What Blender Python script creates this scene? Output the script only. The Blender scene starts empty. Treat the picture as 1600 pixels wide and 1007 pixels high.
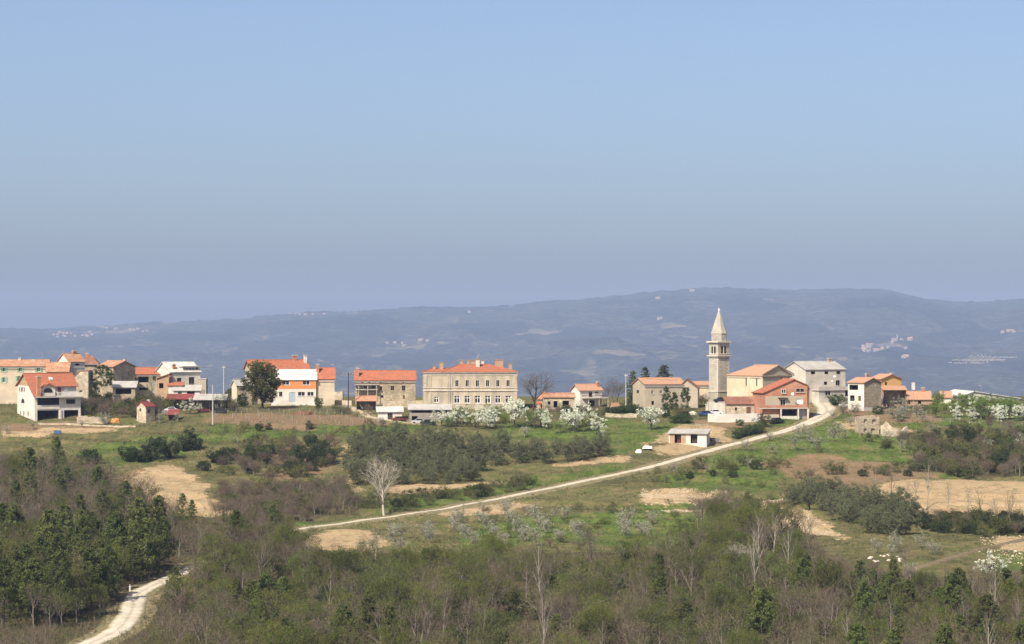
import bpy, math, random
import numpy as np
from mathutils import Vector

# ------------------------------------------------------------------ frame constants
F, HOR, CAMZ = 4444.0, 520.0, 60.0          # focal length in photo pixels, horizon row, eye height
scene = bpy.context.scene
COL = scene.collection

# ------------------------------------------------------------------ camera
cam = bpy.data.cameras.new('camera'); cam.sensor_width = 36.0; cam.lens = 36.0 * F / 1600.0
cam.shift_y = (HOR - 503.5) / 1600.0; cam.clip_start = 1.0; cam.clip_end = 60000.0
camo = bpy.data.objects.new('camera', cam); COL.objects.link(camo)
camo.location = (0, 0, CAMZ); camo.rotation_euler = (math.pi / 2, 0, 0)
scene.camera = camo

# ------------------------------------------------------------------ sky and sun
SUN_AZ, SUN_EL = math.radians(213), math.radians(46)      # azimuth clockwise from +Y: behind the camera, to the left
world = bpy.data.worlds.new('World'); scene.world = world; world.use_nodes = True
wn = world.node_tree; wn.nodes.clear()
sky = wn.nodes.new('ShaderNodeTexSky'); sky.sky_type = 'NISHITA'; sky.sun_disc = False
sky.sun_elevation = SUN_EL; sky.sun_rotation = SUN_AZ
sky.air_density = 0.58; sky.dust_density = 3.0; sky.ozone_density = 1.4; sky.altitude = 300
bg = wn.nodes.new('ShaderNodeBackground'); bg.inputs['Strength'].default_value = 0.108
wo = wn.nodes.new('ShaderNodeOutputWorld')
wn.links.new(sky.outputs[0], bg.inputs[0]); wn.links.new(bg.outputs[0], wo.inputs[0])
sl = bpy.data.lights.new('sun', 'SUN'); sl.energy = 4.5; sl.angle = math.radians(0.53); sl.color = (1.0, 0.91, 0.76)
so = bpy.data.objects.new('sun', sl); COL.objects.link(so)
sdir = Vector((math.sin(SUN_AZ) * math.cos(SUN_EL), math.cos(SUN_AZ) * math.cos(SUN_EL), math.sin(SUN_EL)))
so.rotation_euler = sdir.to_track_quat('Z', 'Y').to_euler(); so.location = (-100, 0, 200)
vs = scene.view_settings; vs.view_transform = 'Standard'; vs.look = 'None'; vs.gamma = 1.0; vs.exposure = 0.65
vs.use_curve_mapping = False
scene.render.engine = 'CYCLES'
cy = scene.cycles; cy.use_denoising = True; cy.max_bounces = 6; cy.diffuse_bounces = 3; cy.transmission_bounces = 4
cy.volume_bounces = 1; cy.transparent_max_bounces = 8; cy.volume_step_rate = 4
try: cy.denoising_prefilter = 'ACCURATE'
except Exception: pass

# ------------------------------------------------------------------ numpy noise
def _h(ix, iy, seed):
    n = (ix.astype(np.int64) * 374761393 + iy.astype(np.int64) * 668265263 + seed * 1442695041) & 0xffffffff
    n = ((n ^ (n >> 13)) * 1274126177) & 0xffffffff
    return ((n ^ (n >> 16)) & 0xffff) / 65535.0
def vnoise(x, y, seed=0):
    x = np.asarray(x, float); y = np.asarray(y, float)
    ix = np.floor(x); iy = np.floor(y); fx = x - ix; fy = y - iy
    fx = fx * fx * (3 - 2 * fx); fy = fy * fy * (3 - 2 * fy)
    a = _h(ix, iy, seed); b = _h(ix + 1, iy, seed); c = _h(ix, iy + 1, seed); d = _h(ix + 1, iy + 1, seed)
    return (a * (1 - fx) + b * fx) * (1 - fy) + (c * (1 - fx) + d * fx) * fy
def fbm(x, y, seed=0, o=4):
    s = 0; a = 0.5; t = 0
    for k in range(o):
        s = s + a * vnoise(x * 2 ** k, y * 2 ** k, seed + 7 * k); t += a; a *= 0.5
    return s / t

# ------------------------------------------------------------------ materials
MATS = {}
def mat(name, c1, c2=None, scale=1.5, rough=0.9, bump=0.0, bscale=8.0, rand=0.0, kind=None, sub=0.0, detail=4, lo=0.35, hi=0.65, spec=0.3, c3=None, s3=0.15, stretch=None, vary=.32):
    if name in MATS: return MATS[name]
    m = bpy.data.materials.new(name); m.use_nodes = True; nt = m.node_tree; N = nt.nodes; L = nt.links
    b = N['Principled BSDF']; b.inputs['Roughness'].default_value = rough; b.inputs['Specular IOR Level'].default_value = spec
    tc = N.new('ShaderNodeTexCoord'); src = tc.outputs['Object']
    if stretch:
        mp = N.new('ShaderNodeMapping'); mp.inputs['Scale'].default_value = stretch; L.new(src, mp.inputs[0]); ssrc = mp.outputs[0]
    else: ssrc = src
    def noise(sc, det=detail, s=None):
        n = N.new('ShaderNodeTexNoise'); n.inputs['Scale'].default_value = sc; n.inputs['Detail'].default_value = det
        L.new(s if s is not None else ssrc, n.inputs['Vector']); return n
    def ramp(o, a, z):
        r = N.new('ShaderNodeMapRange'); r.inputs['From Min'].default_value = a; r.inputs['From Max'].default_value = z; L.new(o, r.inputs['Value']); return r.outputs[0]
    def mix(f, a, z, mode='MIX'):
        x = N.new('ShaderNodeMix'); x.data_type = 'RGBA'; x.blend_type = mode
        if isinstance(f, (int, float)): x.inputs[0].default_value = f
        else: L.new(f, x.inputs[0])
        for k, v in ((6, a), (7, z)):
            if isinstance(v, tuple): x.inputs[k].default_value = (*v, 1)
            else: L.new(v, x.inputs[k])
        return x.outputs[2]
    c = c1
    if c2 is not None: c = mix(ramp(noise(scale).outputs[0], lo, hi), c1, c2)
    if c3 is not None: c = mix(ramp(noise(s3, 5).outputs[0], 0.48, 0.66), c, c3)
    bo = None
    if kind == 'stone':
        v = N.new('ShaderNodeTexVoronoi'); v.inputs['Scale'].default_value = bscale
        mp = N.new('ShaderNodeMapping'); mp.inputs['Scale'].default_value = (0.7, 0.7, 1.4); L.new(src, mp.inputs[0]); L.new(mp.outputs[0], v.inputs['Vector'])
        bw = N.new('ShaderNodeRGBToBW'); L.new(v.outputs['Color'], bw.inputs[0])
        k = N.new('ShaderNodeMapRange'); k.inputs['To Min'].default_value = 1 - vary * 1.1; k.inputs['To Max'].default_value = 1 + vary * .8; L.new(bw.outputs[0], k.inputs['Value'])
        kk = N.new('ShaderNodeCombineColor')
        for q in range(3): L.new(k.outputs[0], kk.inputs[q])
        c = mix(1.0, c, kk.outputs[0], 'MULTIPLY')
        v2 = N.new('ShaderNodeTexVoronoi'); v2.feature = 'DISTANCE_TO_EDGE'; v2.inputs['Scale'].default_value = bscale; L.new(mp.outputs[0], v2.inputs['Vector'])
        bo = ramp(v2.outputs['Distance'], 0.0, 0.09)
    elif kind == 'tile':
        w = N.new('ShaderNodeTexWave'); w.bands_direction = 'X'; w.inputs['Scale'].default_value = 1.3; w.inputs['Distortion'].default_value = 0.25; L.new(src, w.inputs['Vector'])
        bo = w.outputs['Fac']
        n = noise(9.0, 2); k = N.new('ShaderNodeMapRange'); k.inputs['From Min'].default_value = .3; k.inputs['From Max'].default_value = .7
        k.inputs['To Min'].default_value = 0.72; k.inputs['To Max'].default_value = 1.2; L.new(n.outputs[0], k.inputs['Value'])
        kk = N.new('ShaderNodeCombineColor')
        for q in range(3): L.new(k.outputs[0], kk.inputs[q])
        c = mix(1.0, c, kk.outputs[0], 'MULTIPLY')
    elif kind == 'brick':
        t = N.new('ShaderNodeTexBrick'); t.inputs['Scale'].default_value = 3.0; t.inputs['Color1'].default_value = (1.1, 1.1, 1.1, 1); t.inputs['Color2'].default_value = (.8, .8, .8, 1); t.inputs['Mortar'].default_value = (.9, .95, 1, 1)
        mp = N.new('ShaderNodeMapping'); mp.inputs['Rotation'].default_value = (math.pi / 2, 0, 0); L.new(src, mp.inputs[0]); L.new(mp.outputs[0], t.inputs['Vector'])
        c = mix(1.0, c, t.outputs['Color'], 'MULTIPLY')
    if bump and bo is None: bo = noise(bscale, 5).outputs[0]
    if bump:
        bp = N.new('ShaderNodeBump'); bp.inputs['Strength'].default_value = min(1, bump); bp.inputs['Distance'].default_value = 0.05; L.new(bo, bp.inputs['Height']); L.new(bp.outputs[0], b.inputs['Normal'])
    if rand:
        oi = N.new('ShaderNodeObjectInfo'); hs = N.new('ShaderNodeHueSaturation')
        v = N.new('ShaderNodeMapRange'); v.inputs['To Min'].default_value = 1 - rand; v.inputs['To Max'].default_value = 1 + rand; L.new(oi.outputs['Random'], v.inputs['Value']); L.new(v.outputs[0], hs.inputs['Value'])
        m2 = N.new('ShaderNodeMath'); m2.operation = 'MULTIPLY'; m2.inputs[1].default_value = 7.31; L.new(oi.outputs['Random'], m2.inputs[0])
        m3 = N.new('ShaderNodeMath'); m3.operation = 'FRACT'; L.new(m2.outputs[0], m3.inputs[0])
        h = N.new('ShaderNodeMapRange'); h.inputs['To Min'].default_value = 0.5 - rand * 0.06; h.inputs['To Max'].default_value = 0.5 + rand * 0.06; L.new(m3.outputs[0], h.inputs['Value']); L.new(h.outputs[0], hs.inputs['Hue'])
        if isinstance(c, tuple): hs.inputs['Color'].default_value = (*c, 1)
        else: L.new(c, hs.inputs['Color'])
        c = hs.outputs[0]
    if isinstance(c, tuple): b.inputs['Base Color'].default_value = (*c, 1)
    else: L.new(c, b.inputs['Base Color'])
    if sub:
        tr = N.new('ShaderNodeBsdfTranslucent'); ms = N.new('ShaderNodeMixShader'); ms.inputs[0].default_value = sub
        if isinstance(c, tuple): tr.inputs['Color'].default_value = (*c, 1)
        else: L.new(c, tr.inputs['Color'])
        L.new(b.outputs[0], ms.inputs[1]); L.new(tr.outputs[0], ms.inputs[2]); L.new(ms.outputs[0], N['Material Output'].inputs['Surface'])
    MATS[name] = m; return m

def init_mats():
    mat('stucco_white', (0.651, 0.616, 0.554), (0.546, 0.502, 0.440), .6, bump=.2, c3=(.55, .50, .43), s3=.35)
    mat('stucco_cream', (0.581, 0.484, 0.352), (0.484, 0.396, 0.290), .5, bump=.2, c3=(.45, .38, .29), s3=.3)
    mat('stucco_yellow', (.60, .51, .36), (.52, .445, .325), .5, bump=.15, c3=(.50, .42, .28), s3=.3)
    mat('stucco_beige', (0.440, 0.370, 0.273), (0.370, 0.317, 0.238), .5, bump=.2, c3=(.36, .31, .24), s3=.3)
    mat('stucco_grey', (.56, .515, .44), (.47, .43, .365), .5, bump=.2, c3=(.36, .34, .31), s3=.3)
    mat('stucco_school', (.50, .425, .315), (.37, .305, .225), .7, bump=.25, c3=(.31, .265, .205), s3=.45, stretch=(1, 1, .35))
    mat('stucco_orange', (.72, .24, .08), (.62, .22, .09), .8, bump=.15)
    mat('stucco_apricot', (.72, .40, .14), (.62, .35, .14), .6, bump=.15)
    mat('trim', (.60, .54, .45), (.48, .43, .36), 1.2)
    mat('stone_house', (.38, .31, .22), (.29, .24, .17), .4, bump=.7, bscale=2.6, kind='stone', c3=(.46, .38, .27), s3=.25)
    mat('stone_tower', (.46, .41, .33), (.385, .345, .28), .35, bump=.6, bscale=1.9, kind='stone', c3=(.31, .29, .25), s3=.2, vary=.16)
    mat('stone_spire', (.42, .38, .31), (.36, .33, .27), .5, bump=.15, c3=(.33, .31, .27), s3=.4)
    mat('stone_pale', (.52, .44, .32), (.40, .33, .24), .6, bump=.7, bscale=2.2, kind='stone')
    mat('brick_red', (.43, .195, .115), (.36, .165, .10), .8, bump=.2, kind='brick', c3=(.50, .26, .16), s3=.3)
    mat('brick_tan', (.42, .28, .17), (.36, .24, .15), .8, bump=.2, kind='brick')
    mat('tile_red', (.41, .138, .074), (.32, .108, .06), 1.2, bump=.6, kind='tile', c3=(.30, .125, .075), s3=.5)
    mat('tile_old', (.46, .23, .13), (.30, .16, .10), 1.6, bump=.6, kind='tile', c3=(.42, .28, .18), s3=.6)
    mat('tile_church', (.47, .26, .16), (.38, .215, .135), 1.4, bump=.5, kind='tile', c3=(.40, .24, .16), s3=.5)
    mat('tile_brown', (.25, .11, .07), (.19, .09, .06), 1.4, bump=.5, kind='tile', c3=(.28, .16, .11), s3=.5)
    mat('sheet_grey', (0.414, 0.396, 0.361), (0.334, 0.317, 0.290), .7, rough=.7, bump=.2, c3=(.32, .29, .25), s3=.3)
    mat('sheet_white', (0.581, 0.572, 0.537), (0.484, 0.475, 0.440), .6, rough=.6, bump=.2, c3=(.45, .42, .37), s3=.3)
    mat('sheet_maroon', (.22, .05, .04), (.17, .045, .04), 1.0, rough=.7, bump=.2)
    mat('concrete', (.50, .47, .41), (.41, .38, .33), .9, bump=.3)
    mat('pole', (.46, .44, .40), (.38, .36, .33), 1.0)
    mat('wood_dark', (.07, .05, .035), (.05, .035, .028), 2.0, bump=.3)
    mat('wood_grey', (.30, .27, .23), (.22, .19, .16), 2.0, bump=.3, stretch=(4, 4, .4))
    mat('wood_brown', (.16, .08, .05), (.11, .055, .035), 2.0)
    mat('shutter_green', (.18, .42, .27), (.15, .36, .23), 2.0)
    mat('glass', (.018, .02, .024), None, rough=.12, spec=.5)
    mat('frame_white', (.78, .76, .72), None, rough=.6)
    mat('door_blue', (.36, .44, .50), (.30, .37, .43), 1.5, rough=.6)
    mat('interior_painted_shade', (.075, .062, .05), (.05, .042, .035), 1.0)  # dark colour stands in for the shade inside deep openings
    mat('metal_grey', (.30, .30, .31), None, rough=.5)
    mat('wire', (.06, .06, .065), None, rough=.7)
    mat('rubber', (.02, .02, .02), None)
    for n, c in (('car_blue', (.03, .06, .16)), ('car_white', (.75, .75, .75)), ('car_black', (.02, .022, .025)), ('car_red', (.16, .03, .028)), ('car_silver', (.40, .41, .42)), ('plastic_orange', (.55, .22, .05)), ('plastic_blue', (.06, .11, .24))):
        mat(n, c, None, rough=.3, spec=.5)
    # vegetation
    mat('bark_grey', (.19, .165, .13), (.12, .10, .08), 3.0, bump=.3, bscale=9, rand=.2)
    mat('bark_pale', (.30, .27, .22), (.22, .195, .155), 2.0, bump=.2, rand=.1)
    mat('bark_poplar', (.50, .45, .37), (.38, .34, .27), 2.0, bump=.2)
    mat('bark_dark', (.085, .065, .05), (.055, .042, .034), 3.0, bump=.3, bscale=9)
    mat('twig_brown', (.15, .118, .076), (.10, .08, .052), 1.2, rand=.28)
    mat('twig_mauve', (.15, .115, .08), (.108, .083, .057), 1.2, rand=.25)
    mat('twig_pale', (.40, .35, .28), (.30, .26, .21), 1.2, rand=.2)
    mat('bud_leaf', (.125, .155, .025), (.078, .10, .018), 1.0, rand=.3, sub=.3)
    mat('fresh_leaf', (.17, .235, .045), (.115, .17, .033), .9, rand=.25, sub=.35)
    mat('dark_leaf', (.05, .068, .024), (.032, .046, .017), 1.0, rand=.25, sub=.2)
    mat('olive_leaf', (.135, .145, .075), (.08, .09, .046), 1.1, rand=.2, sub=.15)
    mat('tree_leaf', (.09, .095, .026), (.058, .066, .018), .9, rand=.15, sub=.25)
    mat('pine_leaf', (.115, .135, .036), (.058, .076, .022), 1.0, rand=.3, sub=.12)
    mat('blossom', (.76, .76, .67), (.58, .61, .46), 1.6, rand=.08, sub=.2)
    mat('blossom_pink', (.46, .45, .37), (.30, .30, .22), 1.6, rand=.1, sub=.2)
    mat('scrub_leaf', (.105, .113, .036), (.068, .076, .025), 1.0, rand=.3, sub=.2)
    mat('ivy_leaf', (.055, .09, .025), (.035, .06, .018), 1.0, sub=.2)
    mat('rock', (.62, .56, .47), (.46, .40, .32), 1.5, bump=.6, bscale=4, rand=.12)
init_mats()

# ------------------------------------------------------------------ mesh helpers
class MB:
    def __init__(s): s.v = []; s.f = []
    def poly(s, pts):
        i = len(s.v); s.v += [tuple(p) for p in pts]; s.f.append(tuple(range(i, i + len(pts))))
    def box(s, x0, x1, y0, y1, z0, z1):
        i = len(s.v)
        s.v += [(x0, y0, z0), (x1, y0, z0), (x1, y1, z0), (x0, y1, z0), (x0, y0, z1), (x1, y0, z1), (x1, y1, z1), (x0, y1, z1)]
        s.f += [tuple(i + k for k in q) for q in ((3, 2, 1, 0), (4, 5, 6, 7), (0, 1, 5, 4), (1, 2, 6, 5), (2, 3, 7, 6), (3, 0, 4, 7))]
        return s
    def prism(s, pts, vec):                      # polygon extruded by vec
        a = [Vector(p) for p in pts]; b = [p + Vector(vec) for p in a]; i = len(s.v); n = len(a)
        s.v += [tuple(p) for p in a + b]; s.f.append(tuple(range(i, i + n))); s.f.append(tuple(range(i + 2 * n - 1, i + n - 1, -1)))
        for k in range(n): s.f.append((i + k, i + (k + 1) % n, i + n + (k + 1) % n, i + n + k))
        return s
    def slab(s, pts, t):
        a, b, c = [Vector(p) for p in pts[:3]]; n = (b - a).cross(c - a).normalized()
        if n.z < 0: n = -n
        return s.prism(pts, -n * t)
    def tube(s, p0, p1, r0, r1, n=6, cap=True):
        p0 = Vector(p0); p1 = Vector(p1); d = (p1 - p0)
        if d.length < 1e-6: return s
        d.normalize(); a = d.orthogonal().normalized(); b = d.cross(a); i = len(s.v)
        for p, r in ((p0, r0), (p1, r1)):
            for k in range(n):
                t = 2 * math.pi * k / n; s.v.append(tuple(p + a * (math.cos(t) * r) + b * (math.sin(t) * r)))
        for k in range(n): s.f.append((i + k, i + (k + 1) % n, i + n + (k + 1) % n, i + n + k))
        if cap: s.f.append(tuple(range(i + n, i + 2 * n))); s.f.append(tuple(range(i + n - 1, i - 1, -1)))
        return s
    def mesh(s, name):
        me = bpy.data.meshes.new(name); me.from_pydata(s.v, [], s.f); me.update(); return me
    def build(s, name, m, parent=None, smooth=False):
        me = s.mesh(name); me.materials.append(MATS[m] if isinstance(m, str) else m)
        if smooth:
            for p in me.polygons: p.use_smooth = True
        return link(name, me, parent)
def link(name, me, parent=None):
    o = bpy.data.objects.new(name, me); COL.objects.link(o)
    if parent is not None: o.parent = parent
    return o
def empty(name, loc, rz=0.0):
    o = bpy.data.objects.new(name, None); COL.objects.link(o); o.location = loc; o.rotation_euler = (0, 0, rz); o.empty_display_size = .1; return o
def tag(o, label, cat, group=None):
    o['label'] = label; o['category'] = cat; o['kind'] = 'thing'
    if group: o['group'] = group
    return o
def arr_mesh(name, v, f, m):
    me = bpy.data.meshes.new(name); v = np.asarray(v, np.float32); f = np.asarray(f, np.int32); k = f.shape[1]
    me.vertices.add(len(v)); me.vertices.foreach_set('co', v.ravel())
    me.loops.add(f.size); me.loops.foreach_set('vertex_index', f.ravel())
    me.polygons.add(len(f)); me.polygons.foreach_set('loop_start', np.arange(len(f), dtype=np.int32) * k)
    me.update(calc_edges=True); me.validate()
    me.materials.append(MATS[m] if isinstance(m, str) else m)
    return me

# ------------------------------------------------------------------ terrain heights
GX0, GX1, GY0, GY1, GS = -205.0, 205.0, 330.0, 905.0, 1.25
gx = np.arange(GX0, GX1 + .1, GS); gy = np.arange(GY0, GY1 + .1, GS)
_D = np.array([300, 340, 380, 420, 450, 500, 560, 600, 640, 680, 710, 735, 760, 800, 840, 870, 905])
_P = np.array([1190, 1130, 1085, 1030, 985, 908, 832, 790, 748, 705, 672, 650, 637, 624, 620, 622, 630])
_Z = CAMZ + (HOR - _P) * _D / F
_Zs = np.interp(np.arange(300, 906, 1.0), _D, _Z)
_k = np.ones(25) / 25
_Zs = np.convolve(np.pad(_Zs, 12, mode='edge'), _k, 'valid')
XX, YY = np.meshgrid(gx, gy)
def base_h(x, y):
    z = np.interp(y, np.arange(300, 906, 1.0), _Zs)
    z = z + (fbm(x / 70 + 5, y / 70, 3, 3) - .5) * 3.0 * np.clip((735 - y) / 60, 0, 1)
    z = z - 1.6 * np.exp(-((x + 108) / 30) ** 2) * np.clip((y - 690) / 30, 0, 1) * np.clip((745 - y) / 15, 0, 1)
    return z
def terraces(x, y):
    q = (y + 26 * (fbm(x / 60, y / 60, 51, 3) - .5) + .16 * x) / 15.0; f = q - np.floor(q); st = np.clip((f - .72) / .28, 0, 1); st = st * st * (3 - 2 * st) - f
    m = np.clip((y - 545) / 30, 0, 1) * np.clip((728 - y) / 18, 0, 1) * np.clip((vnoise(x / 35, y / 35, 53) - .2) * 3, 0, 1)
    return st * 1.25 * m
HH = base_h(XX, YY) + terraces(XX, YY) + (fbm(XX / 7, YY / 7, 11, 3) - .5) * .5 + (fbm(XX / 2.5, YY / 2.5, 12, 2) - .5) * .25
def hz(x, y):
    fx = (np.asarray(x, float) - GX0) / GS; fy = (np.asarray(y, float) - GY0) / GS
    ix = np.clip(np.floor(fx).astype(int), 0, len(gx) - 2); iy = np.clip(np.floor(fy).astype(int), 0, len(gy) - 2)
    fx = fx - ix; fy = fy - iy
    return (HH[iy, ix] * (1 - fx) + HH[iy, ix + 1] * fx) * (1 - fy) + (HH[iy + 1, ix] * (1 - fx) + HH[iy + 1, ix + 1] * fx) * fy
_dd = np.arange(332, 860, .5)
def ground(px, py):
    """the spot of ground that the photo shows at this pixel"""
    x = (px - 800) * _dd / F; zr = CAMZ + (HOR - py) * _dd / F
    h = hz(x, _dd); k = np.nonzero(h >= zr)[0]
    i = k[0] if len(k) else len(_dd) - 1
    return Vector((x[i], _dd[i], h[i]))
def X(px, D): return (px - 800) * D / F
def Zp(py, D): return CAMZ + (HOR - py) * D / F

# ------------------------------------------------------------------ the road: lay its bed into the hill
def catmull(pts, n=14):
    P = [pts[0]] + list(pts) + [pts[-1]]; out = []
    for i in range(1, len(P) - 2):
        for k in range(n):
            t = k / n; a, b, c, d = P[i - 1], P[i], P[i + 1], P[i + 2]
            out.append(0.5 * ((2 * b) + (-a + c) * t + (2 * a - 5 * b + 4 * c - d) * t * t + (-a + 3 * b - 3 * c + d) * t ** 3))
    out.append(P[-2]); return out
def road_line(pix, smooth=21):
    pts = [ground(*p) for p in pix]
    c = np.array([list(p) for p in catmull(pts)])
    z = hz(c[:, 0], c[:, 1]); k = smooth
    c[:, 2] = np.convolve(np.pad(z, k // 2, mode='edge'), np.ones(k) / k, 'valid'); return c
def carve(c, half, fade):
    global HH
    d2 = np.full(HH.shape, 1e9); zz = np.zeros(HH.shape)
    for p in c:
        i0 = max(0, int((p[0] - GX0 - half - fade) / GS)); i1 = min(len(gx), int((p[0] - GX0 + half + fade) / GS) + 2)
        j0 = max(0, int((p[1] - GY0 - half - fade) / GS)); j1 = min(len(gy), int((p[1] - GY0 + half + fade) / GS) + 2)
        d = (XX[j0:j1, i0:i1] - p[0]) ** 2 + (YY[j0:j1, i0:i1] - p[1]) ** 2
        m = d < d2[j0:j1, i0:i1]; d2[j0:j1, i0:i1][m] = d[m]; zz[j0:j1, i0:i1][m] = p[2]
    d = np.sqrt(d2); w = np.clip((half + fade - d) / fade, 0, 1); w = w * w * (3 - 2 * w)
    HH = HH * (1 - w) + (zz - .12) * w; return d
R1 = road_line([(60, 1062), (135, 1010), (185, 985), (205, 955), (215, 930), (250, 912), (300, 888), (350, 868), (390, 850), (440, 832), (520, 818), (600, 806), (680, 795), (760, 782), (860, 762), (940, 746), (1000, 735), (1060, 718), (1120, 702), (1180, 686), (1230, 672), (1265, 660), (1285, 650), (1292, 640), (1284, 631), (1274, 624)])
R2 = road_line([(540, 634), (553, 639), (563, 645), (578, 652), (600, 656), (640, 662), (680, 664)], 9)
R3 = road_line([(1620, 838), (1570, 850), (1520, 862), (1470, 876), (1425, 890), (1390, 898)], 9)
dist1 = carve(R1, 3.0, 5.0); dist2 = carve(R2, 1.6, 3.0); dist3 = carve(R3, 1.0, 2.0)
# ------------------------------------------------------------------ what grows or lies bare where (true ground colours)
def inside(poly, x, y):
    r = np.zeros(x.shape, bool); n = len(poly); j = n - 1
    for i in range(n):
        xi, yi = poly[i]; xj, yj = poly[j]
        c = ((yi > y) != (yj > y)) & (x < (xj - xi) * (y - yi) / (yj - yi + 1e-12) + xi)
        r ^= c; j = i
    return r
def gpoly(pix): return [tuple(ground(*p)[:2]) for p in pix]
JX = XX + (fbm(XX / 6, YY / 6, 21, 3) - .5) * 7; JY = YY + (fbm(XX / 6, YY / 6, 22, 3) - .5) * 12
def blur(a, n=1):
    for _ in range(n):
        p = np.pad(a, 1, mode='edge')
        a = (p[:-2, 1:-1] + p[2:, 1:-1] + p[1:-1, :-2] + p[1:-1, 2:] + 2 * p[1:-1, 1:-1]) / 6
    return a
PATCH = {
 'beige': [
  [(222, 732), (268, 722), (296, 744), (340, 783), (370, 802), (335, 811), (285, 813), (245, 800), (215, 775), (205, 750)],
  [(1330, 768), (1400, 752), (1500, 748), (1640, 748), (1640, 808), (1540, 812), (1460, 805), (1390, 797), (1340, 786)],
  [(1000, 773), (1060, 766), (1130, 767), (1125, 780), (1060, 792), (1010, 785)],
  [(1185, 800), (1222, 782), (1262, 805), (1320, 835), (1260, 838), (1205, 822)],
  [(470, 842), (545, 826), (600, 838), (585, 858), (520, 862), (475, 856)],
  [(985, 712), (1010, 700), (1045, 688), (1100, 694), (1128, 690), (1150, 672), (1108, 668), (1115, 660), (1070, 668), (1010, 690)],
  [(1545, 843), (1640, 838), (1640, 862), (1575, 862)],
  [(0, 676), (60, 670), (120, 668), (180, 668), (180, 674), (60, 682), (0, 690)],
  [(790, 700), (802, 700), (800, 730), (788, 735)],
  [(600, 764), (700, 757), (790, 748), (790, 754), (700, 765), (605, 772)],
  [(860, 724), (960, 712), (985, 715), (950, 724), (870, 732)],
  [(680, 800), (790, 788), (850, 790), (800, 797), (690, 808)],
  [(1240, 790), (1250, 788), (1330, 840), (1318, 842)],
  [(1050, 692), (1120, 690), (1115, 700), (1020, 712)],
  [(525, 690), (540, 690), (560, 770), (545, 770)],
  [(1290, 652), (1330, 660), (1420, 672), (1420, 678), (1320, 668)]],
 'brown': [
  [(180, 745), (238, 727), (240, 770), (262, 797), (285, 814), (230, 802), (192, 775)],
  [(1195, 722), (1250, 714), (1330, 718), (1412, 726), (1405, 736), (1330, 739), (1240, 746), (1210, 737)],
  [(1262, 748), (1440, 736), (1480, 748), (1380, 754), (1320, 768), (1275, 758)],
  [(322, 646), (590, 650), (612, 662), (480, 669), (325, 664)],
  [(0, 664), (110, 660), (185, 664), (185, 672), (60, 680), (0, 676)],
  [(1085, 655), (1190, 656), (1190, 668), (1120, 671), (1085, 664)],
  [(1065, 690), (1180, 690), (1110, 712), (1050, 716)],
  [(1330, 648), (1470, 648), (1470, 660), (1330, 664)],
  [(410, 700), (520, 690), (530, 735), (420, 750)],
  [(1155, 630), (1330, 626), (1420, 640), (1330, 648)]],
 'lush': [
  [(1090, 715), (1180, 692), (1270, 664), (1310, 652), (1440, 692), (1420, 726), (1330, 716), (1250, 713), (1190, 722), (1130, 738)],
  [(948, 652), (1050, 668), (1075, 655), (1080, 668), (1040, 686), (1000, 700), (960, 716), (945, 690)],
  [(780, 664), (950, 660), (960, 690), (800, 694), (775, 680)],
  [(450, 826), (600, 796), (760, 770), (980, 722), (1000, 733), (860, 760), (700, 790), (560, 812), (445, 836)],
  [(610, 775), (800, 758), (960, 724), (980, 732), (860, 758), (700, 785), (600, 800)],
  [(150, 735), (240, 722), (300, 712), (340, 680), (320, 676), (160, 690), (120, 705)],
  [(320, 664), (480, 669), (640, 660), (680, 668), (600, 680), (470, 690), (330, 690)],
  [(960, 800), (1070, 780), (1170, 792), (1140, 830), (1060, 855), (940, 850), (820, 850), (740, 862), (700, 850), (780, 815)],
  [(1030, 740), (1200, 728), (1230, 745), (1210, 768), (1130, 766), (1030, 765)],
  [(1440, 738), (1520, 738), (1490, 752), (1450, 750)],
  [(1510, 812), (1640, 806), (1640, 838), (1560, 842)],
  [(1540, 870), (1640, 860), (1640, 890), (1550, 900)],
  [(1180, 665), (1290, 640), (1330, 650), (1300, 662)],
  [(1410, 655), (1470, 655), (1440, 672), (1400, 668)],
  [(1440, 645), (1640, 648), (1640, 668), (1480, 668)]],
 'litter': [
  [(-60, 720), (60, 712), (190, 742), (240, 800), (330, 815), (430, 838), (300, 885), (215, 930), (180, 985), (60, 1100), (-60, 1100)],
  [(220, 945), (300, 895), (440, 842), (480, 870), (600, 866), (750, 870), (900, 862), (1070, 860), (1130, 800), (1230, 830), (1330, 890), (1480, 905), (1640, 905), (1640, 1120), (-60, 1120), (150, 1000)],
  [(345, 760), (440, 752), (545, 758), (560, 795), (440, 822), (380, 835), (330, 812)],
  [(1440, 690), (1640, 680), (1640, 742), (1500, 745), (1420, 735)]]}
ATT = {}
for k, polys in PATCH.items():
    a = np.zeros(XX.shape)
    for pp in polys:
        g = gpoly(pp); a = np.maximum(a, inside(g, JX, JY).astype(float))
    ATT[k] = blur(a, 5 if k != 'litter' else 6)
verge = np.clip((4.6 - np.minimum(dist1, dist2 + 1.2)) / 1.2, 0, 1); ATT['verge'] = verge

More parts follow.
